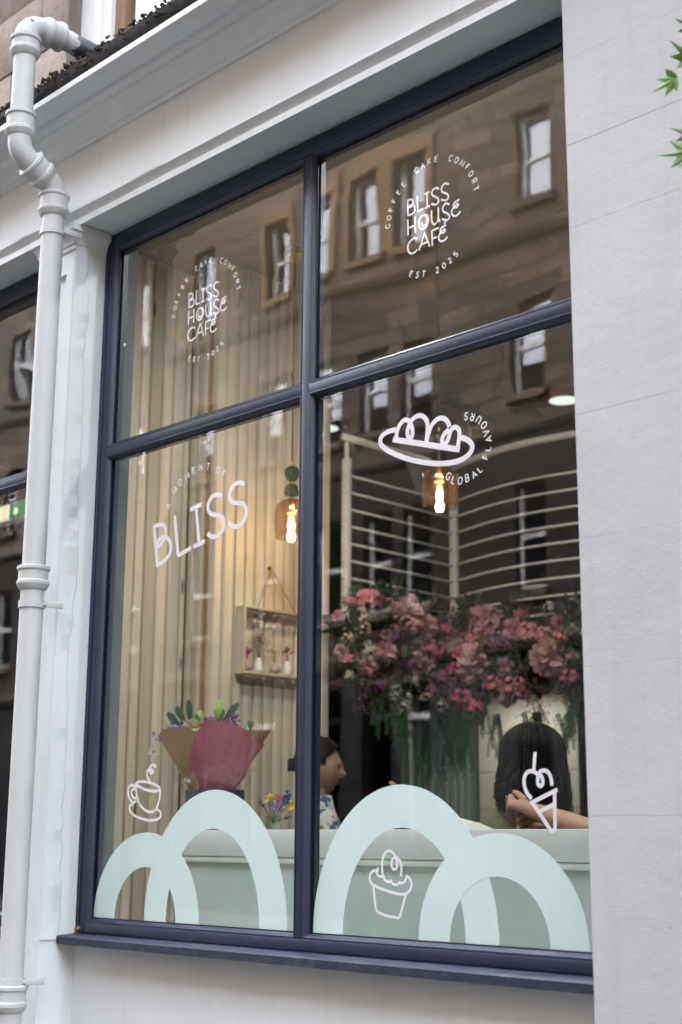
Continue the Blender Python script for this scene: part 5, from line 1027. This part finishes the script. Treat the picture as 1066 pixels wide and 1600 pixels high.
# third guest at the table, most of the body behind the pier: clasped hands and a bare forearm show
p3_ = thing("person", "guest mostly hidden by the pier, bare forearm and clasped hands with a ring", "person", (-2.42, 1.55, ZF + .45))
hc = Vector((-2.40, 1.50, .30)); yaw3 = RAD(172); fw = Vector((math.cos(yaw3), math.sin(yaw3), 0)); lf = Vector((-fw.y, fw.x, 0))
head(p3_, hc, yaw3, RAD(6), HAIR_BROWN, lambda d: d.z > .5 or d.x < .15)
E_l = Vector((-2.62, 1.30, .030)); W_l = Vector((-2.905, 1.335, .105)); W_r = Vector((-2.86, 1.42, .045)); E_r = Vector((-2.60, 1.70, .03))
BLUE = plain("dusty_blue_cotton", (.10, .12, .20), .9, .12, 20)
body = [(J(-.06, 0, -.72), (.15, .12)), (J(-.05, 0, -.50), (.135, .105)), (J(-.045, 0, -.30), (.145, .10)), (J(-.05, 0, -.20), (.13, .085)), (J(-.035, 0, -.15), .055), (J(-.015, 0, -.09), .048), (J(0, 0, -.05), .045),
        (J(-.03, .165, -.225), .060), (tuple(E_l), .040), (tuple(E_l.lerp(W_l, .45)), .038), (tuple(W_l), .026), (J(-.03, -.165, -.225), .060), (tuple(E_r), .042), (tuple(E_r.lerp(W_r, .5)), .037), (tuple(W_r), .025),
        (J(.02, .10, -.78), .085), (J(.38, .10, -.76), .068), (J(.40, .10, -1.18), .045), (J(.02, -.10, -.78), .085), (J(.38, -.10, -.76), .068), (J(.40, -.10, -1.18), .045)]
ed = [(0, 1), (1, 2), (2, 3), (3, 4), (4, 5), (5, 6), (3, 7), (7, 8), (8, 9), (9, 10), (3, 11), (11, 12), (12, 13), (13, 14), (0, 15), (15, 16), (16, 17), (0, 18), (18, 19), (19, 20)]
dh = (W_l - E_l).normalized()
for wi, W_, d_, pn_, sd_, cu in ((10, W_l, Vector((-.95, .10, .22)), Vector((-.15, .75, -.62)), Vector((0, .35, .94)), 1.05), (14, W_r, Vector((-.95, -.25, .10)), Vector((.1, -.8, -.3)), Vector((0, -.1, 1)), 1.0)):
    V, E = hand(p3_, W_, d_, pn_, sd_, .98, cu); o0 = len(body); body += V[1:]
    ed += [((wi if a == 0 else a - 1 + o0), b - 1 + o0) for a, b in E]
skin_mesh("body", body, ed, SKIN, p3_, 2)
sb = [(v, (r[0] * 1.08, r[1] * 1.1) if isinstance(r, tuple) else r * 1.15) for v, r in body[:4]] + [(J(-.045, 0, -.160), .060), (body[7][0], .072), (tuple(Vector(body[7][0]).lerp(E_l, .5)), .056), (body[11][0], .072), (tuple(Vector(body[11][0]).lerp(E_r, .9)), .056)]
skin_mesh("top", sb, [(0, 1), (1, 2), (2, 3), (3, 4), (3, 5), (5, 6), (3, 7), (7, 8)], BLUE, p3_, 2)
ringp = W_l + Vector((-.95, .10, .22)).normalized() * .098 + Vector((0, .0035, .0094))
MB().lathe([(.0105, -.0016), (.0118, 0), (.0105, .0016)], ringp, 18, axis='X').build("ring", BRASS, p3_, smooth=True)
MB().lathe([(0, .003), (.003, 0), (0, -.003)], ringp + Vector((0, -.006, .010)), 8).build("ring_stone", WHITE, p3_)
# white printed cloth bag on the worktop beside them
bg_ = thing("cloth_bag", "white cloth with dark printed letters on the counter below the long hair", "bag", (-3.02, 1.0, .036))
vs = []; fs = []
for i in range(21):
    for j in range(11):
        u = i / 20; v = j / 10; h = .045 * math.sin(PI * u) ** .6 * math.sin(PI * (.15 + .85 * v)) + .006 * noise.noise(Vector((u * 6, v * 5, 3)))
        vs.append((-3.17 + .34 * u, .93 + .16 * v, .0375 + max(0, h)))
for i in range(20):
    for j in range(10): q = i * 11 + j; fs.append((q, q + 11, q + 12, q + 1))
MB().add(vs, fs).build("cloth", plain("white_cotton", (.62, .61, .57), .9, .06, 14), bg_, smooth=True)
for k, ch in enumerate("ATRA"):
    q = glyph(ch, 0, 0, 0, .016, .0028, 0, INK, bg_); q.matrix_parent_inverse = bg_.matrix_basis.inverted(); q.location = (-3.10 + .033 * k, .935, .074 - .004 * k); q.rotation_euler = (RAD(-35), RAD(10), 0)

# stools under the guests
def stool(x, y, label):
    s_ = thing("stool", label, "stool", (x, y, ZF), group="stools at the table")
    MB().lathe([(0, .44), (.16, .44), (.17, .425), (.16, .41), (0, .41)], (x, y, ZF), 24).build("seat", SHELF_WOOD, s_, autos=40)
    for k in range(4):
        a = PI / 4 + k * PI / 2; MB().tube([(x + .11 * math.cos(a), y + .11 * math.sin(a), ZF + .41), (x + .17 * math.cos(a), y + .17 * math.sin(a), ZF)], .014, 8).build("leg", BLACK, s_, smooth=True)
stool(-4.33, 1.775, "round wooden stool under the guest in the patterned shirt"); stool(-3.155, 1.69, "round wooden stool under the long haired guest"); stool(-2.37, 1.495, "round wooden stool under the guest behind the pier")

# ================================================================== trailing plant by the pier
iv = thing("hanging_plant", "trailing green ivy with star leaves in front of the pier", "plant", (-1.10, -.30, 1.9))
IVY = plain("ivy_leaf", (.11, .25, .04), .45, .25, 30); IVY2 = plain("dark_ivy_leaf", (.03, .09, .03), .45, .25, 30); IVY3 = plain("pale_ivy_leaf", (.24, .33, .14), .5, .15, 30)
def ivy_leaf(c, ang, s, mat, tilt):
    pts = []; lob = [(0, 1.0), (.26, .42), (.62, .78), (.95, .40), (1.35, .60), (1.9, .30), (2.6, .16), (PI, .10)]
    full = lob + [(-a, r) for a, r in reversed(lob[1:-1])]; vs = [(0, 0, 0)] + [(math.sin(a) * r * s, -.05 * s * math.cos(3 * a) - .32 * s * r * r, math.cos(a) * r * s) for a, r in full]
    n = len(full); M_ = Matrix.Translation(c) @ Euler((tilt, 0, 0)).to_matrix().to_4x4() @ Euler((0, ang, 0)).to_matrix().to_4x4()
    MB().add([M_ @ Vector(v) for v in vs], [(0, 1 + i, 1 + (i + 1) % n) for i in range(n)]).build("leaf", mat, iv)
STEMM = plain("ivy_stem", (.10, .05, .035), .7, .2)
MB().tube([(-1.007, -.32, 1.95), (-1.107, -.30, 1.70), (-1.187, -.30, 1.50), (-1.227, -.30, 1.40), (-1.234, -.30, 1.34), (-1.225, -.30, 1.29)], .0024, 6).build("stem", STEMM, iv, smooth=True)
MB().tube([(-1.007, -.32, 1.95), (-1.117, -.30, 1.45), (-1.202, -.30, 1.26), (-1.212, -.30, 1.20)], .0024, 6).build("stem", STEMM, iv, smooth=True)
for c, a, s, mt, ti in (((-1.255, -.30, 1.372), -1.9, .046, IVY, .2), ((-1.227, -.29, 1.405), -.5, .050, IVY, .3), ((-1.222, -.30, 1.378), 2.4, .040, IVY2, -.2), ((-1.202, -.30, 1.40), .9, .05, IVY, .1), ((-1.232, -.30, 1.218), -1.45, .056, IVY3, .2), ((-1.222, -.30, 1.205), -2.5, .048, IVY3, .2), ((-1.222, -.30, 1.245), -.9, .044, IVY3, .4), ((-1.209, -.30, 1.455), -.8, .04, IVY2, .2), ((-1.147, -.30, 1.60), .5, .045, IVY, .2), ((-1.157, -.30, 1.30), 1.2, .045, IVY, .2), ((-1.187, -.28, 1.22), .4, .05, IVY3, .1)): ivy_leaf(c, a, s, mt, ti)
for k in range(12):
    z = rr.uniform(1.17, 1.56); ivy_leaf((-1.20 + rr.uniform(-.012, .05), -.30 + rr.uniform(-.03, .03), z), rr.uniform(-3, 3), rr.uniform(.022, .036), rr.choice((IVY2, IVY, IVY2)), rr.uniform(-.5, .5))
m = MB(); ball_bloom(m, (-1.205, -.30, 1.452), .018, 16, rr, .7); m.build("pink_flower", PM["pink"], iv)

# ================================================================== tenement across the street (seen in the glass)
TY = -16.0
tn = thing("tenement_building", "brown sandstone tenement with white sash windows mirrored in the glass", "building", (-18, TY - 2, GROUND))
m, t, b = new_mat("tenement_stone"); v = coords(t); bk = N(t, "ShaderNodeTexBrick"); sx = N(t, "ShaderNodeSeparateXYZ"); cb = N(t, "ShaderNodeCombineXYZ"); L(t, v, sx.inputs[0]); L(t, sx.outputs[0], cb.inputs[0]); L(t, sx.outputs[2], cb.inputs[1]); L(t, cb.outputs[0], bk.inputs["Vector"])
for k, val in (("Color1", (.205, .155, .118, 1)), ("Color2", (.085, .066, .054, 1)), ("Mortar", (.030, .025, .021, 1)), ("Scale", 1.0), ("Mortar Size", .022), ("Brick Width", .85), ("Row Height", .34)): bk.inputs[k].default_value = val
f = noise_tex(t, v, .55, 5, .6); c = mix(t, ramp(t, f, [(.35, (0,) * 3), (.7, (.75,) * 3)]), bk.outputs["Color"], (.060, .048, .041)); L(t, c, b.inputs["Base Color"]); b.inputs["Roughness"].default_value = .95; TEN = m
TEN_WARM = stone_mat("warm_sandstone", (.22, .145, .08), (.28, .19, .105), (.32, .23, .135), 2.0)
DARKROOM = plain("dark_room", (.02, .02, .022), .9, .1); BLIND = plain("pale_blind", (.42, .42, .42), .9, .05)
cols = [-44, -41.2, -38.4, -36, -33.4, -30.4, -27.8, -25.2, -22.85, -20.65, -19.05, -17.78, -16.72, -14.08, -11.3, -8.6, -5.9, -3, 0, 3]
rows = [(4.05, 5.95), (7.45, 9.2), (10.95, 12.65), (14.3, 16.2)]
WW = .37; zt_ = 18.0
xs = [-48.0] + [e for cx in cols for e in (cx - WW, cx + WW)] + [8.0]
wl = MB()
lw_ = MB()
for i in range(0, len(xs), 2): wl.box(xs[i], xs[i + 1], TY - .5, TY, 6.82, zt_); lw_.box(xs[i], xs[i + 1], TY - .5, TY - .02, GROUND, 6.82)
for cx in cols:
    z = 2.75
    for a, b2 in rows:
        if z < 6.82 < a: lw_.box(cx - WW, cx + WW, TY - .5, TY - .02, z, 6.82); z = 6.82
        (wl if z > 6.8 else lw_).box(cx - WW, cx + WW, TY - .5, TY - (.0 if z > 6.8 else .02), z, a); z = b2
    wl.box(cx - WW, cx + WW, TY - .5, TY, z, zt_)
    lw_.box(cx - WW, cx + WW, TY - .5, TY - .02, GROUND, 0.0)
wl.build("wall", TEN, tn)
lo_ = lw_.build("lower_wall", stone_mat("darkened_lower_stone", (.045, .037, .032), (.065, .052, .044), (.085, .068, .055), 1.2), tn)  # stone coloured darker here so the mirrored lower storey looks dimmer
SHOPP = plain("charcoal_shopfront", (.030, .030, .032), .5, .2, 2); SHOPG = pane_mat("shop_dark_glass", .05, (.3, .3, .3))
for i in range(0, len(xs), 2): MB().box(xs[i] + .002, xs[i + 1] - .002, TY + .001, TY + .05, GROUND, 3.0).build("shopfront_panel", SHOPP, tn)
for z, d, hh in ((3.05, .16, .30), (10.30, .12, .24), (17.4, .45, .6), (6.75, .06, .14)):
    MB().sweep_x([(TY + .001, z), (TY + d * .5, z), (TY + d, z + hh * .5), (TY + d, z + hh), (TY + .001, z + hh)], -48, 8).build("string_course", TEN, tn)
MB().add([(-48, TY + .3, zt_), (8, TY + .3, zt_), (8, TY - 5, zt_ + 3.4), (-48, TY - 5, zt_ + 3.4), (-48, TY - 5, zt_), (8, TY - 5, zt_)], [(0, 1, 2, 3), (1, 5, 2), (0, 3, 4), (4, 3, 2, 5), (0, 4, 5, 1)]).build("roof", plain("slate", (.07, .07, .08), .7, .2), tn)
MB().box(-48, 8, TY - 5, TY - .9, GROUND, zt_).build("inner_block", DARKROOM, tn)
wm = {}
def twin(cx, z0, z1, blind, warm):
    w_ = MB(); x0, x1 = cx - WW, cx + WW; zm = (z0 + z1) / 2; fy = TY - .16
    for r in ((x0, x0 + .09, z0, z1), (x1 - .09, x1, z0, z1), (x0 + .0901, x1 - .0901, z0, z0 + .09), (x0 + .0901, x1 - .0901, z1 - .08, z1), (x0 + .0901, x1 - .0901, zm - .035, zm + .035)): w_.box(r[0], r[1], fy - .08, fy, r[2], r[3])
    win = w_.build("window", WHITE, tn)
    MB().box(x0 + .0902, x1 - .0902, fy - .05, fy - .046, z0 + .0902, z1 - .0802).build("pane", GLASS_FAR, win)
    MB().box(x0, x1, fy - .25, fy - .20, z0 + (z1 - z0) * (.0 if blind > .75 else .5 if blind > .3 else .85), z1).build("blind", BLIND, win)
    MB().box(x0 - .08, x1 + .08, TY - .2, TY + .10, z0 - .14, z0 - .002).build("sill", TEN_WARM if warm else TEN, win)
    if warm: MB().box(x0 - .16, x0 - .001, TY + .001, TY + .06, z0 - .001, z1).box(x1 + .001, x1 + .16, TY + .001, TY + .06, z0 - .001, z1).box(x0 - .16, x1 + .16, TY + .001, TY + .07, z1 + .001, z1 + .30).build("surround", TEN_WARM, win)
for i, cx in enumerate(cols):
    for j, (a, b2) in enumerate(rows): twin(cx, a, b2, rr.random(), (9 <= i <= 12 and j >= 2))
bay = MB().box(-19.6, -18.45, TY + .001, TY + .05, 13.2, 14.2); bay.box(-18.3, -16.1, TY + .001, TY + .06, 13.2, 14.1); bay.build("stone_panel", TEN_WARM, tn)
# ground floor shop fronts of the tenement
for i, cx in enumerate(cols):
    x0, x1 = cx - WW, cx + WW
    s_ = MB().box(x0, x0 + .07, TY - .25, TY - .12, .0, 2.75).box(x1 - .07, x1, TY - .25, TY - .12, .0, 2.75).box(x0 + .0701, x1 - .0701, TY - .25, TY - .12, 2.1, 2.2).build("shop_window", SHOPP if i % 3 else WHITE, tn)
    MB().box(x0 + .0702, x1 - .0702, TY - .2, TY - .196, .001, 2.749).build("pane", SHOPG, s_)
# unseen blocks added along the street to cut low sky light
struct(MB().box(-90, -49, -40, -16, GROUND, 15).build("unseen_far_block", TEN)); struct(MB().box(9, 60, -40, -16, GROUND, 17).build("unseen_far_block", TEN))
struct(MB().box(-90, -9.2, 0, 12, GROUND, 15).build("unseen_side_block", TEN)); struct(MB().box(2.1, 60, 0, 12, GROUND, 15).build("unseen_side_block", TEN))
struct(MB().box(-100, -91, -40, 12, GROUND, 15).build("unseen_end_block", TEN)); struct(MB().box(61, 70, -40, 12, GROUND, 15).build("unseen_end_block", TEN))

# ================================================================== parked car across the road (mirrored low in the glass)
car = thing("parked_car", "dark parked hatchback mirrored faintly in the lower glass", "car", (-10.9, -11.3, GROUND - .13))
CARP = plain("car_paint", (.03, .035, .045), .25, .03, 3, bstr=0, spec=.6); TYRE = plain("tyre", (.02, .02, .02), .8, .1)
cz = GROUND - .13; L0 = -13.0
def loft(secs): 
    vs = []; fs = []; k = len(secs[0][1])
    for x, ring in secs: vs += [(x, -11.3 + y, cz + z) for y, z in ring]
    for i in range(len(secs) - 1):
        for j in range(k - 1): a = i * k + j; fs.append((a, a + k, a + k + 1, a + 1))
    fs += [tuple(range(k)), tuple(range((len(secs) - 1) * k + k - 1, (len(secs) - 1) * k - 1, -1))]; return vs, fs
def sec(h, w, rf=0, rw=0): return [(-w * .96, .22), (-w, .45), (-w * .98, h * .80), (-w * .90, h)] + ([(-rw, rf), (-rw * .7, rf + .03), (rw * .7, rf + .03), (rw, rf)] if rf else [(-w * .6, h + .03), (-w * .3, h + .04), (w * .3, h + .04), (w * .6, h + .03)]) + [(w * .90, h), (w * .98, h * .80), (w, .45), (w * .96, .22)]
secs = [(L0, sec(.62, .70)), (L0 + .12, sec(.74, .80)), (L0 + .9, sec(.90, .86)), (L0 + 1.25, sec(.94, .87)), (L0 + 1.85, sec(.95, .87, 1.38, .62)), (L0 + 2.4, sec(.95, .87, 1.45, .64)), (L0 + 3.2, sec(.96, .87, 1.42, .62)), (L0 + 3.75, sec(.98, .85, 1.22, .64)), (L0 + 4.0, sec(.92, .80)), (L0 + 4.1, sec(.70, .74))]
MB().add(*loft(secs)).build("body", CARP, car, autos=35)
for y_, s in ((-11.3 + .80, 1), (-11.3 - .80, -1)):
    for xw in (L0 + .85, L0 + 3.25):
        wh = MB().lathe([(.19, -.10), (.29, -.10), (.31, -.07), (.31, .07), (.29, .10), (.19, .10)], (xw, y_, cz + .31), 28, axis='Y').build("wheel", TYRE, car, autos=40)
        MB().lathe([(0, .06), (.10, .08), (.19, .07), (.19, -.07), (.10, -.08), (0, -.06)], (xw, y_, cz + .31), 20, axis='Y').build("rim", TYRE, wh, autos=40)
    for xa, xb_ in ((L0 + 1.55, L0 + 2.38), (L0 + 2.46, L0 + 3.35)):
        MB().add([(xa + (.12 if xa < L0 + 2 else 0), y_ + s * .055, cz + 1.0), (xb_, y_ + s * .055, cz + 1.0), (xb_ - (.0 if xa < L0 + 2 else .15), y_ - s * .115, cz + 1.36), (xa + (.40 if xa < L0 + 2 else 0), y_ - s * .115, cz + 1.36)], [(0, 1, 2, 3)]).build("side_window", GASKET, car)
for y_ in (-11.85, -10.75): MB().bbox(L0 - .02, L0 + .12, y_ - .13, y_ + .13, cz + .58, cz + .70, .02).build("headlight", GASKET, car)
